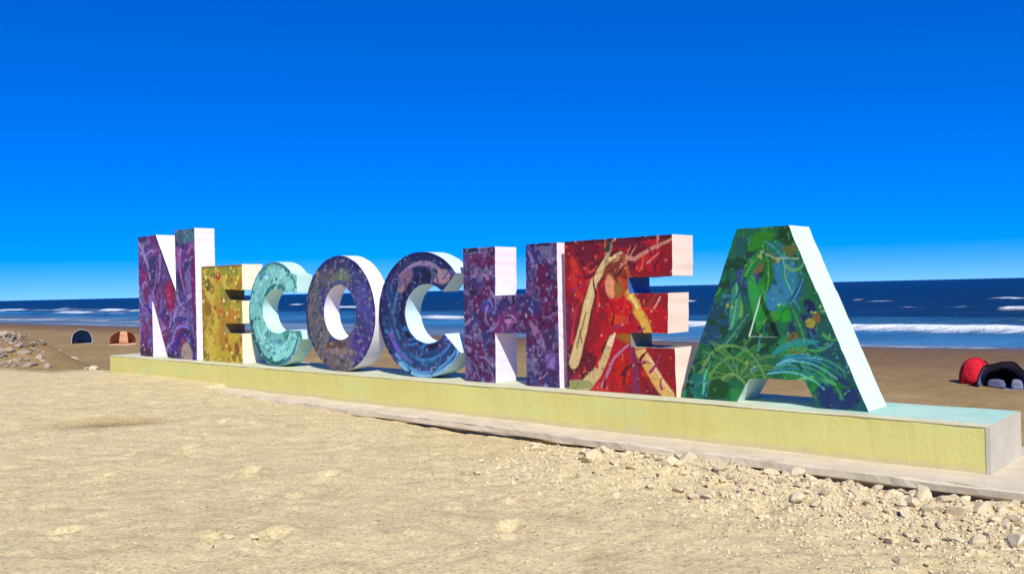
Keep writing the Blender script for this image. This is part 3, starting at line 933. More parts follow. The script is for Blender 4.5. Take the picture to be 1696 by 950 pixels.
def paint_A(p):
    p.gain = 0.9
    p.fill((22, 92, 56))
    p.cloud((34, 122, 56), 2.6, 0.5, 0.08, 1)
    p.cloud((20, 66, 88), 2.4, 0.54, 0.08, 2)
    p.cloud((14, 60, 38), 3.2, 0.62, 0.05, 3)
    right = sst(14.95, 15.35, p.x) * sst(1.2, 0.6, p.z)
    p.put(right, (20, 74, 78), 0.8)
    p.blob(15.45, 0.14, 0.20, 0.16, (20, 44, 88)); p.blob(15.12, 0.75, 0.14, 0.14, (20, 40, 84))
    p.blob(14.95, 1.30, 0.12, 0.30, (38, 112, 140), 20); p.blob(14.85, 1.05, 0.2, 0.13, (44, 116, 150))
    p.blob(14.56, 1.25, 0.10, 0.13, (48, 58, 116), 70); p.blob(14.68, 1.35, 0.09, 0.05, (104, 86, 58), 40)
    p.blob(14.9, 1.47, 0.2, 0.06, (84, 92, 34), 20); p.blob(14.98, 1.68, 0.09, 0.12, (18, 58, 20))
    p.blob(14.68, 1.62, 0.20, 0.08, (36, 116, 26), 15); p.blob(14.5, 1.58, 0.07, 0.12, (24, 80, 72))
    p.blob(14.68, 0.98, 0.06, 0.26, (26, 130, 34), -8); p.blob(14.62, 1.10, 0.05, 0.2, (40, 142, 60), 5)
    p.blob(14.44, 1.0, 0.05, 0.16, (102, 150, 68), 12)
    p.blob(14.93, 0.90, 0.10, 0.09, (26, 140, 30)); p.blob(14.80, 0.86, 0.07, 0.06, (50, 130, 40))
    p.blob(15.06, 0.60, 0.10, 0.12, (96, 92, 42), -20); p.blob(15.02, 0.58, 0.04, 0.05, (36, 44, 14)); p.blob(15.2, 0.80, 0.05, 0.05, (140, 140, 46))
    p.blob(15.2, 0.96, 0.05, 0.09, (10, 30, 66), 20); p.blob(15.26, 0.86, 0.035, 0.06, (120, 84, 40), 20)
    # broad leaves
    for (x, z, a, l, w, c, rb, b) in [
        (14.5, 1.2, 60, 0.55, 0.06, (30, 112, 44), (90, 170, 90), -30), (14.75, 1.1, 75, 0.5, 0.05, (24, 96, 30), (80, 160, 70), 40),
        (15.0, 1.3, 110, 0.4, 0.05, (24, 100, 90), (90, 160, 150), 40), (15.05, 1.05, 120, 0.45, 0.04, (34, 120, 120), (110, 180, 170), -40),
        (14.35, 0.75, 70, 0.45, 0.06, (44, 128, 92), (120, 180, 130), 20), (14.25, 0.5, 60, 0.5, 0.05, (26, 92, 74), (90, 150, 120), -20),
        (14.95, 0.95, 40, 0.35, 0.04, (20, 80, 110), (90, 150, 180), 40), (15.15, 0.55, 100, 0.5, 0.05, (22, 96, 60), (80, 150, 110), 25),
        (15.35, 0.25, 100, 0.5, 0.045, (18, 70, 96), (60, 130, 150), 20), (15.5, 0.1, 115, 0.55, 0.045, (20, 88, 50), (70, 140, 90), 15),
        (14.85, 0.4, 20, 0.5, 0.04, (24, 110, 130), (120, 190, 190), -30), (14.8, 0.48, 35, 0.5, 0.035, (30, 130, 120), None, -40),
        (15.05, 0.25, 20, 0.4, 0.04, (30, 130, 60), (120, 200, 130), -50), (15.2, 0.15, 60, 0.3, 0.04, (26, 120, 40), None, 0)]:
        p.leaf(x, z, a, l, w, c, rb, b)
    for k in range(11):      # palm fronds arching over the left leg
        a = 4 + k * 17
        c_ = [(50, 112, 48), (28, 90, 38), (72, 126, 60), (40, 104, 56)][k % 4]
        p.leaf(14.42 + 0.05 * math.cos(R(a)), 0.22 + 0.06 * math.sin(R(a)), a, 0.46, 0.034, c_, (96, 140, 76) if k % 2 else (16, 66, 30), -60 if a < 90 else 60)
    p.line(ell(14.36, 0.02, 0.40, 0.56, 165, 18, 14), 0.020, (92, 138, 70), 0.012)
    p.line(ell(14.36, 0.02, 0.30, 0.42, 165, 30, 14), 0.016, (84, 136, 66), 0.010)
    p.line(ell(14.36, -0.02, 0.20, 0.30, 165, 30, 14), 0.014, (104, 148, 78), 0.010)
    p.blob(13.98, 0.14, 0.12, 0.14, (20, 100, 86)); p.blob(14.2, 0.12, 0.12, 0.10, (18, 66, 20)); p.line([(14.02, 0.05), (14.06, 0.3)], 0.012, (80, 180, 130))
    for k in range(6):
        p.curve(14.75 + 0.04 * k, 0.30 + 0.035 * k, 12, 0.62, -55, 0.010, [(96, 180, 190), (36, 120, 150), (60, 150, 130)][k % 3], 0.006, 0.85)
    p.line([(14.72, 1.44), (14.72, 1.52), (14.84, 1.44), (15.1, 1.43)], 0.010, (130, 156, 130), 0.008)
    p.swirls(46, (13.8, 15.7, 0, 1.75), 0.10, 0.3, 0.008, 0.018, [(60, 140, 70), (10, 40, 30), (50, 120, 140), (90, 150, 90), (16, 60, 90), (24, 100, 40)])
    p.dots(46, (13.8, 15.7, 0, 1.75), 0.010, 0.022, [(130, 180, 110), (10, 36, 30), (60, 130, 150), (150, 150, 70)])
    p.speck(20, 0.74, (10, 46, 34), 1, 0.4); p.speck(19, 0.77, (70, 142, 66), 2, 0.4); p.speck(17, 0.79, (40, 96, 136), 3, 0.4); p.speck(23, 0.82, (140, 184, 120), 4, 0.4)


def Cshape(cx, cz, a, b, ix, iz, ia, ib, t_up, t_dn, i_up, i_dn, n=44):
    return ell(cx, cz, a, b, t_up, t_dn, n) + ell(ix, iz, ia, ib, i_dn, i_up, n - 8)


H0 = 1.745
LETTERS = [
    ('N', [(0.91, 0), (0.91, 2.44), (1.71, 2.44), (2.51, 1.30), (2.50, 2.48), (3.28, 2.48), (3.28, 0), (2.14, 0), (1.53, 1.12), (1.49, 1.12), (1.49, 0)], None, 0.40, 0.015,
     paint_N, (0.78, 0.69, 0.70), 'tallest letter, a purple and violet painted capital N at the sign\'s left end'),
    ('E', [(3.51, 0), (3.51, 1.745), (4.94, 1.74), (4.94, 1.29), (4.33, 1.31), (4.32, 1.125), (4.92, 1.10), (4.92, 0.70), (4.31, 0.70), (4.31, 0.52), (4.90, 0.52), (4.90, 0)], None, 0.40, 0.013,
     paint_E, (0.78, 0.75, 0.54), 'yellow letter E painted with brown spots, next to the tall N'),
    ('C', [(6.60, 1.22), (6.62, 1.50)] + ell(5.95, 0.872, 0.81, 0.872, 50, 326, 44) + [(6.74, 0.47), (6.70, 0.60)] + ell(6.03, 0.92, 0.45, 0.37, 303, 60, 36), None, 0.29, 0.013,
     paint_C, (0.47, 0.71, 0.64), 'aqua letter C with dark specks between the yellow E and the O'),
    ('O', ell(7.73, 0.885, 0.88, 0.885, 0, 360, 65)[:-1], ell(7.745, 0.90, 0.405, 0.42, 0, 360, 49)[:-1], 0.29, 0.013,
     paint_O, (0.74, 0.70, 0.78), 'round letter O in speckled grey and violet blue'),
    ('C2', Cshape(9.62, 0.872, 0.93, 0.872, 9.74, 0.885, 0.46, 0.41, 40, 325, 46, 318), None, 0.29, 0.012,
     paint_C2, (0.52, 0.68, 0.71), 'navy blue letter C with a painted eye, between the O and the H'),
    ('H', [(10.47, 0), (10.47, H0), (11.06, H0), (11.05, 1.12), (11.575, 1.13), (11.58, H0), (12.08, H0), (12.08, 0), (11.55, 0), (11.555, 0.65), (11.03, 0.64), (11.02, 0)], None, 0.40, 0.0105,
     paint_H, (0.78, 0.67, 0.76), 'dark purple letter H with lilac blotches, left of the red E'),
    ('E2', [(12.20, 0), (12.20, H0), (13.69, H0), (13.68, 1.30), (13.11, 1.295), (13.11, 1.12), (13.62, 1.115), (13.61, 0.68), (13.12, 0.68), (13.12, 0.52), (13.69, 0.52), (13.70, 0)], None, 0.42, 0.0095,
     paint_E2, (0.80, 0.62, 0.50), 'crimson letter E with pale painted tree branches, beside the green A'),
    ('A', [(13.76, 0), (14.45, H0 + 0.01), (15.005, H0 + 0.01), (15.735, 0), (15.255, 0), (15.135, 0.255), (14.555, 0.245), (14.41, 0)], [(14.555, 0.665), (14.70, 1.10), (14.90, 0.665)], 0.46, 0.0095,
     paint_A, (0.56, 0.72, 0.63), 'dark green jungle painted letter A at the sign\'s right end'),
]


GAPS = {'E2': [(13.0, 13.60, 1.09, 1.32, (0.035, 0.14, 0.42)), (13.0, 13.60, 0.50, 0.70, (0.20, 0.22, 0.19))],
        'E': [(4.2, 4.88, 1.08, 1.32, (0.20, 0.17, 0.05)), (4.2, 4.86, 0.50, 0.72, (0.30, 0.21, 0.09))]}  # yellow E: gap shade painted into the wall colour, olive and brown


def signed_area(p):
    return 0.5 * sum(p[i][0] * p[(i + 1) % len(p)][1] - p[(i + 1) % len(p)][0] * p[i][1] for i in range(len(p)))


def keyhole(outer, hole):
    if hole is None: return outer
    o = outer if signed_area(outer) > 0 else outer[::-1]
    h = hole if signed_area(hole) < 0 else hole[::-1]
    best = min(((o[i][0] - h[j][0]) ** 2 + (o[i][1] - h[j][1]) ** 2, i, j) for i in range(len(o)) for j in range(len(h)))
    _, i, j = best
    return o[:i + 1] + h[j:] + h[:j + 1] + o[i:]


def walls(loop, v0, v1, verts, faces):
    k = len(verts); n = len(loop)
    # split long edges so that the cement edge can be a little uneven
    for (x, z) in loop: verts.append((x, v0, z))
    for (x, z) in loop: verts.append((x, v1, z))
    for i in range(n):
        j = (i + 1) % n
        faces.append((k + i, k + j, k + n + j, k + n + i))


def rough_outline(p, seed, step=0.06, amp=0.0035):
    q = []
    n = len(p)
    for i in range(n):
        a = np.array(p[i]); b = np.array(p[(i + 1) % n]); L = np.linalg.norm(b - a)
        k = max(1, int(L / step))
        flat = a[1] < 1e-6 and b[1] < 1e-6
        for j in range(k):
            c = a + (b - a) * j / k
            if not flat and c[1] > 1e-6:
                c = c + (np.array([hash2(np.array(i * 131 + j), np.array(7), seed + 3), hash2(np.array(i * 131 + j), np.array(19), seed + 5)]) - 0.5) * 2 * amp
            q.append((float(c[0]), float(c[1])))
    return q


def build_letter(idx, key, outer, hole, thick, g, painter, body_col, label):
    uc = 0.5 * (min(p[0] for p in outer) + max(p[0] for p in outer))
    root = empty('sign_letter', W(uc, SET, PZ), RZ)
    tag(root, label, 'letter', 'painted letters of the beach sign')
    outer = rough_outline(outer if signed_area(outer) > 0 else outer[::-1], idx)
    recess = key == 'A'
    M_body = mat_plaster('letter_side_paint', tuple(0.94 * c for c in body_col), body_col, 2.0, 0.6, 0.3, 0.42, (0.50, 0.44, 0.36))
    polys = [outer] + ([hole] if hole else [])
    pts, faces = fill_grid(polys, keyhole(outer, hole), g)
    me = mesh('front_panel', [(x - uc, -0.003, z) for x, z in pts], faces)
    P = Paint(pts, 1000 + idx * 37)
    painter(P)
    a = me.color_attributes.new('paint', 'FLOAT_COLOR', 'POINT')
    c4 = np.ones((len(pts), 4), np.float32); c4[:, :3] = P.linear()
    a.data.foreach_set('color', c4.reshape(-1))
    link('front_panel', me, M_mural, root)
    # cement body: sides, back
    verts = []; fc = []
    loc = [(x - uc, z) for x, z in outer]
    walls(loc, -0.003, thick, verts, fc)
    if hole and not recess:
        h = hole if signed_area(hole) < 0 else hole[::-1]
        walls([(x - uc, z) for x, z in h], -0.003, thick, verts, fc)
    me = mesh('letter_body', verts, fc)
    bm = bmesh.new(); bm.from_mesh(me)
    bmesh.ops.recalc_face_normals(bm, faces=bm.faces)
    bm.to_mesh(me); bm.free()
    bh = None if recess else hole
    bm = bmesh.new()
    for lp in [outer] + ([bh] if bh else []):
        vv_ = [bm.verts.new((x - uc, thick, z)) for x, z in lp]
        for q in range(len(vv_)): bm.edges.new((vv_[q], vv_[(q + 1) % len(vv_)]))
    bmesh.ops.triangle_fill(bm, use_beauty=True, use_dissolve=False, edges=bm.edges[:], normal=(0, 1, 0))
    mb = bpy.data.meshes.new('back_panel'); bm.to_mesh(mb); bm.free()
    link('back_panel', mb, M_body, root)
    if key in ('C', 'O', 'C2'):
        me.polygons.foreach_set('use_smooth', [True] * len(me.polygons))
        try: me.set_sharp_from_angle(angle=R(35))
        except Exception: pass
    lb = link('letter_body', me, M_body, root)
    for gi, (g0, g1, g2, g3, gc) in enumerate(GAPS.get(key, [])):
        me.materials.append(mat_plaster('letter_gap_paint_shade', tuple(0.8 * q for q in gc), gc, 4.0, 0.6, 0.3, 0.3))
        for pg in me.polygons:
            c0 = pg.center
            if g0 < c0.x + uc < g1 and g2 < c0.z < g3 and abs(pg.normal.y) < 0.3:
                pg.material_index = gi + 1
    if recess:
        verts = []; fc = []
        h = hole if signed_area(hole) < 0 else hole[::-1]
        walls([(x - uc, z) for x, z in h], -0.003, 0.032, verts, fc)
        rw = link('recess_edge', mesh('recess_edge', verts, fc), M_body, root)
        tag(rw, 'thin pale edge of the triangular recess in the A')
        pts, faces = fill_grid([hole], hole, g)
        me = mesh('recess_panel', [(x - uc, 0.032, z) for x, z in pts], faces)
        P = Paint(pts, 1000 + idx * 37); painter(P)
        a = me.color_attributes.new('paint', 'FLOAT_COLOR', 'POINT')
        c4 = np.ones((len(pts), 4), np.float32); c4[:, :3] = P.linear()
        a.data.foreach_set('color', c4.reshape(-1))
        link('recess_panel', me, M_mural, root)
    return root


for i, (key, outer, hole, thick, g, painter, bc, label) in enumerate(LETTERS):
    build_letter(i, key, outer, hole, thick, g, painter, bc, label)


# ------------------------------------------------------------------ stones
def rock_mesh(seed, sub=2, flat=0.75):
    r = random.Random(seed)
    bm = bmesh.new()
    bmesh.ops.create_icosphere(bm, subdivisions=sub, radius=1.0)
    planes = []
    for k in range(13):
        n = Vector((r.uniform(-1, 1), r.uniform(-1, 1), r.uniform(-1, 1))).normalized()
        planes.append((n, r.uniform(0.42, 0.8)))
    sx, sy = r.uniform(0.8, 1.3), r.uniform(0.7, 1.1)
    for v in bm.verts:
        p = v.co.copy()
        for n, d in planes:
            t = p.dot(n)
            if t > d: p -= n * (t - d)
        p *= 1 + r.uniform(-0.05, 0.05)
        v.co = Vector((p.x * sx, p.y * sy, p.z * flat))
    me = bpy.data.meshes.new('rock')
    bm.to_mesh(me); bm.free()
    return me


M_rub = mat_stone('rubble_stone', (0.63, 0.525, 0.315), (0.78, 0.675, 0.44), (0.44, 0.35, 0.215))
M_rub2 = mat_stone('dark_stone', (0.13, 0.10, 0.08), (0.24, 0.19, 0.15), (0.10, 0.08, 0.06))
M_bould = mat_stone('grey_boulder', (0.32, 0.255, 0.185), (0.45, 0.37, 0.275), (0.10, 0.08, 0.06))
rocks = [rock_mesh(200 + k, 2, 0.6 + 0.25 * random.random()) for k in range(12)]
rocks_d = [m.copy() for m in rocks[:5]]
rocks_g = [rock_mesh(300 + k, 3, 0.8) for k in range(7)]
for m in rocks: m.materials.append(M_rub)
for m in rocks_d: m.materials.append(M_rub2)
for m in rocks_g: m.materials.append(M_bould)


def tz(u, v):
    return float(terrain(np.array([[u]]), np.array([[v]]))[0, 0])


def put_rock(name, me, u, v, s_, label, cat, group, sink=0.3, z=None):
    o = bpy.data.objects.new(name, me)
    COL.objects.link(o)
    zz_ = tz(u, v) if z is None else z
    o.location = W(u, v, zz_ + s_ * (0.55 - sink))
    o.scale = (s_ * random.uniform(0.85, 1.2), s_ * random.uniform(0.85, 1.2), s_ * random.uniform(0.7, 1.05))
    o.rotation_euler = (random.uniform(-0.4, 0.4), random.uniform(-0.4, 0.4), random.uniform(0, 6.28))
    tag(o, label, cat, group)
    return o


# broken stones in the sand in front of the slab, thickest towards the right
cnt = 0
def rub_label(u, s_):
    size = 'large pale' if s_ > 0.055 else ('fist-sized pale' if s_ > 0.034 else 'small pale')
    zone = 'before the red E' if u < 14.2 else ('before the green A' if u < 16.0 else 'near the right plinth end')
    return size + ' broken stone in the rubble ' + zone


while cnt < 300:
    u = rng.uniform(12.4, 17.9); v = -0.56 - abs(rng.normal(0, 0.52))
    if v < -3.0: continue
    if rng.random() > sst(11.5, 15.5, np.array(u)) + 0.08: continue
    s_ = float(np.clip(rng.lognormal(-3.12, 0.42), 0.02, 0.105))
    put_rock('rubble_stone', rocks[cnt % 12], u, v, s_, rub_label(u, s_), 'stone', 'rubble before the slab')
    cnt += 1
for k in range(26):
    u = rng.uniform(13.6, 18.0); v = -0.6 - abs(rng.normal(0, 0.8))
    put_rock('dark_stone', rocks_d[k % 5], u, v, rng.uniform(0.018, 0.04), 'small dark brown stone among the pale rubble before the slab', 'stone', 'dark stones in the rubble')
for (u, v, s_) in [(13.14, -4.71, 0.05), (13.3, -4.62, 0.035), (12.95, -4.55, 0.028), (13.22, -4.9, 0.03)]:
    put_rock('sand_stone', rocks[int(u * 10) % 12], u, v, s_, 'pale stone half buried in the bare sand of the left foreground', 'stone', 'stones in the left foreground sand')
put_rock('limestone_chunk', rocks[3], -2.05, 0.45, 0.17, 'bright cream stone lying just left of the plinth end', 'stone', None, 0.25)
put_rock('limestone_chunk', rocks[7], -1.75, 0.2, 0.10, 'smaller cream stone beside the bright one left of the plinth', 'stone', None, 0.25)

# grey boulders heaped at the left edge
for k in range(295):
    t = rng.uniform(0, 1)
    u = -15.0 - 7.5 * t + rng.normal(0, 1.1); v = 2.3 + 2.6 * t + rng.normal(0, 0.8)
    s_ = float(np.clip(rng.lognormal(-2.1, 0.45), 0.06, 0.26))
    h = tz(u, v) - float(zfront(np.array(u)))
    put_rock('boulder', rocks_g[k % 7], u, v, s_, ('large ' if s_ > 0.25 else ('small ' if s_ < 0.14 else '')) + ('grey boulder on the slope' if h < 0.5 else 'grey boulder near the top') + ' of the heap at the left edge', 'boulder', 'grey boulders heaped at the left', 0.42)
for k in range(22):
    u = rng.uniform(-24, -8); v = rng.uniform(1.5, 9)
    put_rock('beach_rock', rocks_g[k % 7], u, v, rng.uniform(0.06, 0.14), 'small grey rock scattered on the sand beside the boulder heap', 'rock', 'small rocks by the boulder heap', 0.4)


# grit too small to count
def scatter(name, n, sampler, r0, r1, mat, seed):
    r = np.random.default_rng(seed)
    bm = bmesh.new(); bmesh.ops.create_icosphere(bm, subdivisions=1, radius=1.0)
    base = np.array([q.co[:] for q in bm.verts]); tri = np.array([[q.index for q in f_.verts] for f_ in bm.faces]); bm.free()
    nb = len(base)
    u, v = sampler(r, n)
    z = terrain(u.reshape(-1, 1), v.reshape(-1, 1)).reshape(-1)
    s_ = r.uniform(r0, r1, n) ** 1.0
    th = r.uniform(0, 6.28, n)
    P = Warr(u, v, z + 0.1 * s_)
    b = base[None] * s_[:, None, None] * r.uniform(0.65, 1.15, (n, nb, 1)) * r.uniform(0.6, 1.2, (n, 1, 3))
    c, sn = np.cos(th)[:, None], np.sin(th)[:, None]
    bx = b[..., 0] * c - b[..., 1] * sn; by = b[..., 0] * sn + b[..., 1] * c
    verts = np.stack([bx + P[:, None, 0], by + P[:, None, 1], b[..., 2] * 0.8 + P[:, None, 2]], -1).reshape(-1, 3)
    faces = (tri[None] + (np.arange(n) * nb)[:, None, None]).reshape(-1, 3)
    me = bpy.data.meshes.new(name)
    me.from_pydata(verts.tolist(), [], faces.tolist())
    o = link(name, me, mat)
    return o


def samp_right(r, n):
    u = 18.4 - np.abs(r.normal(0, 2.6, n)); v = -0.55 - np.abs(r.normal(0, 1.0, n))
    return np.clip(u, 8, 18.5), np.clip(v, -4.5, -0.55)


def samp_all(r, n):
    return r.uniform(0, 18.5, n), -0.55 - 7.5 * r.uniform(0, 1, n) ** 1.3


M_grit = mat_plaster('grit', (0.50, 0.40, 0.26), (0.70, 0.59, 0.41), 9.0, 0.95, 0.2)
M_gritd = mat_plaster('dark_grit', (0.16, 0.12, 0.09), (0.32, 0.25, 0.18), 9.0, 0.95, 0.2)
def samp_bank(r, n):
    u = r.uniform(12.5, 18.3, n); u = np.where(r.random(n) < 0.5, 18.3 - 0.6 * (18.3 - u), u)
    return u, -0.55 - np.abs(r.normal(0, 0.65, n))


tag(scatter('rubble_chips', 2600, samp_bank, 0.010, 0.030, M_rub, 9), 'crumbled pale chips filling the rubble band below the slab', 'rubble chips', kind='stuff')
tag(scatter('gravel', 4500, samp_right, 0.004, 0.014, M_grit, 1), 'fine pale gravel strewn over the sand before the slab', 'gravel', kind='stuff')
tag(scatter('shell_grit', 3500, samp_all, 0.003, 0.010, M_grit, 2), 'tiny pale shell bits scattered over the foreground sand', 'shell grit', kind='stuff')
tag(scatter('dark_gravel', 1800, samp_right, 0.004, 0.014, M_gritd, 3), 'fine dark gravel mixed into the pale rubble', 'gravel', kind='stuff')
tag(scatter('dark_grit', 1300, samp_all, 0.003, 0.010, M_gritd, 4), 'tiny dark bits scattered over the foreground sand', 'grit', kind='stuff')


# ------------------------------------------------------------------ beach tents
def shell(w, h, d, seed, n=22, m=9, back=0.25, thick=0.012):
    """Pop-up shelter: an arched front that drops towards a low back."""
    V = []; F = []
    for j in range(m):
        t = j / (m - 1.0)
        k = math.cos(t * math.pi / 2) ** 0.7
        kk = back * 0 + k
        for i in range(n):
            a = math.pi * i / (n - 1)
            sag = 1 - 0.035 * abs(math.sin(3 * a)) * math.sin(math.pi * t)
            x = -math.cos(a) * w / 2 * (0.35 + 0.65 * kk) * sag
            z = (math.sin(a) ** 0.75) * h * max(kk, 0.0) * sag
            wr = 0.08 * (float(vnoise(np.array(a * 2.6 + w * 9), np.array(t * 4.0 + h * 5), 8)) - 0.5) * (1 if 0 < i < n - 1 else 0)
            V.append((x * (1 + wr), -d / 2 + d * t, z * (1 + 1.6 * wr)))
    for j in range(m - 1):
        for i in range(n - 1):
            F.append((j * n + i, j * n + i + 1, (j + 1) * n + i + 1, (j + 1) * n + i))
    return V, F


def tube(pts, r, k=6):
    V = []; F = []
    for i, p in enumerate(pts):
        p = Vector(p)
        a = Vector(pts[max(i - 1, 0)]); b = Vector(pts[min(i + 1, len(pts) - 1)])
        d = (b - a).normalized()
        s_ = d.orthogonal().normalized(); t = d.cross(s_)
        for q in range(k):
            an = 2 * math.pi * q / k
            V.append(tuple(p + s_ * math.cos(an) * r + t * math.sin(an) * r))
    for i in range(len(pts) - 1):
        for q in range(k):
            F.append((i * k + q, i * k + (q + 1) % k, (i + 1) * k + (q + 1) % k, (i + 1) * k + q))
    return V, F


def solid(o, t):
    md = o.modifiers.new('thickness', 'SOLIDIFY'); md.thickness = t; md.offset = 0
    return o


def tent(u, v, w, h, d, face, col, trim, floorc, label, panels=None, lining=None):
    """face: heading (degrees) of the open side in world space."""
    z = tz(u, v)
    root = empty('beach_tent', W(u, v, z), R(face))
    tag(root, label, 'tent', 'pop-up tents on the beach')
    V, F = shell(w, h, d, 1)
    can = solid(link('canopy', mesh('canopy', V, F, True), mat_fabric('tent_canopy', col), root), 0.012)
    if lining:
        lv = [(x * 0.955, y + 0.05, zq * 0.955) for (x, y, zq) in V]
        solid(link('lining', mesh('lining', lv, F, True), mat_fabric('tent_lining', lining), root), 0.008)
    n = 22
    arch = [V[i] for i in range(n)]
    V2, F2 = tube(arch, 0.022)
    link('arch_pole', mesh('arch_pole', V2, F2, True), mat_fabric('tent_trim', trim), root)
    j = 5
    V2, F2 = tube([(x * 1.01, y, zq * 1.01 + 0.004) for (x, y, zq) in V[j * n:(j + 1) * n]], 0.018)
    link('arch_pole', mesh('arch_pole', V2, F2, True), mat_fabric('tent_trim', trim), root)
    link('ground_sheet', mesh('ground_sheet', [(-w / 2, -d / 2 - 0.25, 0.03), (w / 2, -d / 2 - 0.25, 0.03), (w / 2 * 0.9, d / 2, 0.03), (-w / 2 * 0.9, d / 2, 0.03),
                                             (-w / 2, -d / 2 - 0.25, -0.1), (w / 2, -d / 2 - 0.25, -0.1), (w / 2 * 0.9, d / 2, -0.1), (-w / 2 * 0.9, d / 2, -0.1)],
                              [(0, 1, 2, 3), (7, 6, 5, 4), (0, 4, 5, 1), (1, 5, 6, 2), (2, 6, 7, 3), (3, 7, 4, 0)]), mat_fabric('tent_floor', floorc), root)
    for k, (a0, a1, t0, t1, pc) in enumerate(panels or []):
        V3 = []; F3 = []
        na, nt_ = 7, 5
        for jj in range(nt_):
            t = t0 + (t1 - t0) * jj / (nt_ - 1.0)
            kk = math.cos(t * math.pi / 2) ** 0.7
            for ii in range(na):
                a = R(a0 + (a1 - a0) * ii / (na - 1.0))
                sag = 1.02 - 0.035 * abs(math.sin(3 * a)) * math.sin(math.pi * t)
                V3.append((-math.cos(a) * w / 2 * (0.35 + 0.65 * kk) * sag, -d / 2 + d * t, math.sin(a) ** 0.75 * h * kk * sag + 0.012))
        for jj in range(nt_ - 1):
            for ii in range(na - 1):
                F3.append((jj * na + ii, jj * na + ii + 1, (jj + 1) * na + ii + 1, (jj + 1) * na + ii))
        solid(link('side_panel', mesh('side_panel', V3, F3, True), mat_fabric('tent_panel', pc), root), 0.01)
    return root


# headings: the local -Y side is the open one; 0 degrees faces the camera side
def dome_tent(u, v, r, h, face, col, doorc, trim, label):
    z = tz(u, v)
    root = empty('beach_tent', W(u, v, z), R(face))
    tag(root, label, 'tent', 'pop-up tents on the beach')

    def pt(a, e, k=1.0):
        lob = 1 - 0.09 * abs(math.sin(2 * a)) * math.cos(e) + 0.10 * (float(vnoise(np.array(a * 2.2), np.array(e * 3.0), 4)) - 0.5)
        return (r * k * lob * math.cos(a) * math.cos(e) ** 0.8, r * k * lob * math.sin(a) * math.cos(e) ** 0.8, h * k * math.sin(e) ** 0.9)
    n, m = 32, 9
    V = [pt(2 * math.pi * i_ / n, R(min(89.0, 90.0 * j_ / (m - 1)))) for j_ in range(m) for i_ in range(n)]
    F = [(j_ * n + i_, j_ * n + (i_ + 1) % n, (j_ + 1) * n + (i_ + 1) % n, (j_ + 1) * n + i_) for j_ in range(m - 1) for i_ in range(n)]
    solid(link('canopy', mesh('canopy', V, F, True), mat_fabric('dome_canopy', col), root), 0.01)
    for a in (45, 135):
        V2, F2 = tube([pt(R(a), R(e), 1.02) for e in range(0, 90, 10)] + [pt(R(a + 180), R(e), 1.02) for e in range(80, -1, -10)], 0.013)
        link('arch_pole', mesh('arch_pole', V2, F2, True), mat_fabric('dome_pole', trim), root)
    V3 = [pt(R(-122 + 64 * q / 8.0), R(4 + 58 * e / 6.0), 1.02) for e in range(7) for q in range(9)]
    solid(link('door', mesh('door', V3, [(e * 9 + q, e * 9 + q + 1, e * 9 + q + 10, e * 9 + q + 9) for e in range(6) for q in range(8)], True), mat_fabric('dome_door', doorc), root), 0.008)
    return root


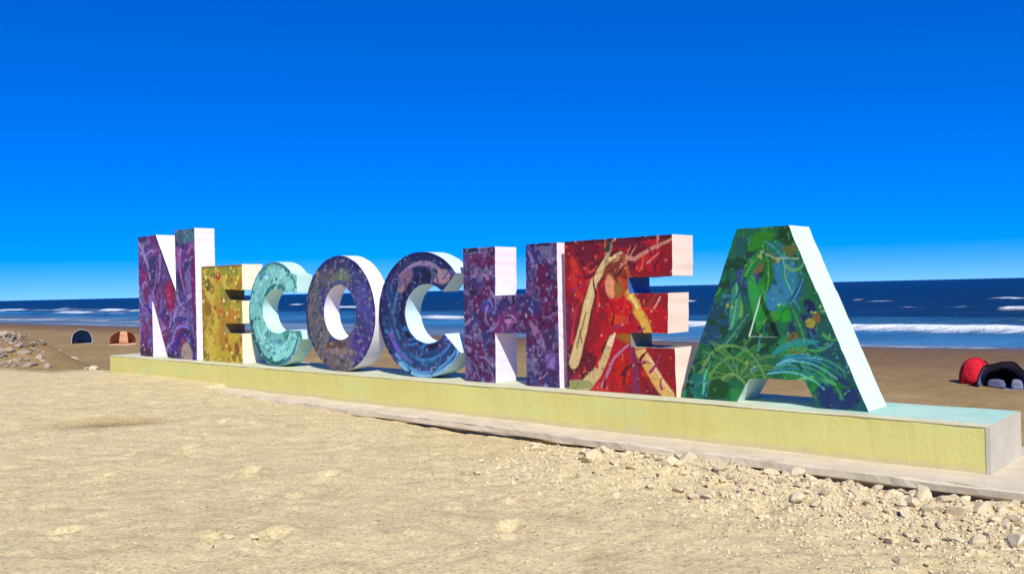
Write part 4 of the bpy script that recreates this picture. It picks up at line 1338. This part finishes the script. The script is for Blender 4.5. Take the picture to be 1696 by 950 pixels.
dome_tent(9.45, 27.6, 0.58, 0.92, 55, (0.55, 0.012, 0.025), (0.16, 0.008, 0.012), (0.25, 0.01, 0.015), 'small red dome tent on the beach at the far right')
tent(10.5, 27.0, 1.65, 1.0, 1.3, -28, (0.010, 0.010, 0.016), (0.01, 0.01, 0.012), (0.22, 0.23, 0.32), 'black and slate blue open tent beside the red tent', lining=(0.13, 0.15, 0.26))
tent(-59.2, 22.6, 1.6, 1.25, 1.5, 18, (0.030, 0.10, 0.24), (0.45, 0.50, 0.56), (0.40, 0.42, 0.46), 'navy blue beach tent with pale sides, left of the terracotta one',
     [(0, 26, 0.0, 0.8, (0.50, 0.52, 0.58)), (154, 180, 0.0, 0.8, (0.55, 0.56, 0.60))])
tt = tent(-55.2, 24.3, 2.1, 1.1, 1.4, 20, (0.50, 0.22, 0.12), (0.45, 0.22, 0.13), (0.5, 0.3, 0.2), 'terracotta beach tent behind the foot of the tall N',
          [(14, 30, 0.2, 0.7, (0.55, 0.30, 0.18))])
cv = [(x, -0.72 + 0.05 * math.sin(6 * x), z) for z in (0.03, 0.3, 0.55, 0.8, 1.03) for x in np.linspace(-0.32 + 0.12 * z, 0.42 - 0.1 * z, 9)]
solid(link('door_curtain', mesh('door_curtain', cv, [(r_ * 9 + q, r_ * 9 + q + 1, r_ * 9 + q + 10, r_ * 9 + q + 9) for r_ in range(4) for q in range(8)], True), mat_fabric('curtain_cloth', (0.56, 0.30, 0.16)), tt), 0.01)



# things kept under the open black tent
def bag(u, v, w, h, d, col, label, rz=0.0):
    bm = bmesh.new()
    bmesh.ops.create_cube(bm, size=1.0)
    bmesh.ops.subdivide_edges(bm, edges=bm.edges, cuts=3, use_grid_fill=True)
    for q in bm.verts:
        p = q.co
        k = 1 - 0.35 * max(0, p.z) - 0.25 * (p.x * p.x + p.y * p.y)
        q.co = Vector((p.x * w * k, p.y * d * k, (p.z + 0.5) * h * (1 - 0.25 * (p.x * p.x + p.y * p.y) * 2)))
    me = bpy.data.meshes.new('bag'); bm.to_mesh(me); bm.free()
    me.polygons.foreach_set('use_smooth', [True] * len(me.polygons))
    root = empty('beach_bag', W(u, v, tz(u, v) + 0.03), rz)
    tag(root, label, 'bag')
    link('bag_body', me, mat_fabric('bag_cloth', col), root)
    V, F = tube([(math.cos(R(a)) * w * 0.22, 0, h * 0.62 + math.sin(R(a)) * h * 0.30) for a in range(0, 181, 20)], 0.012)
    link('handle', mesh('handle', V, F, True), mat_fabric('bag_handle', tuple(c * 0.5 for c in col)), root)
    return root


bag(10.35, 26.7, 0.62, 0.30, 0.30, (0.09, 0.10, 0.18), 'wide dark blue bag in the middle of the black tent', -0.7)
bag(11.0, 26.75, 0.40, 0.36, 0.25, (0.16, 0.19, 0.27), 'slate grey bag at the right side of the black tent', -0.5)
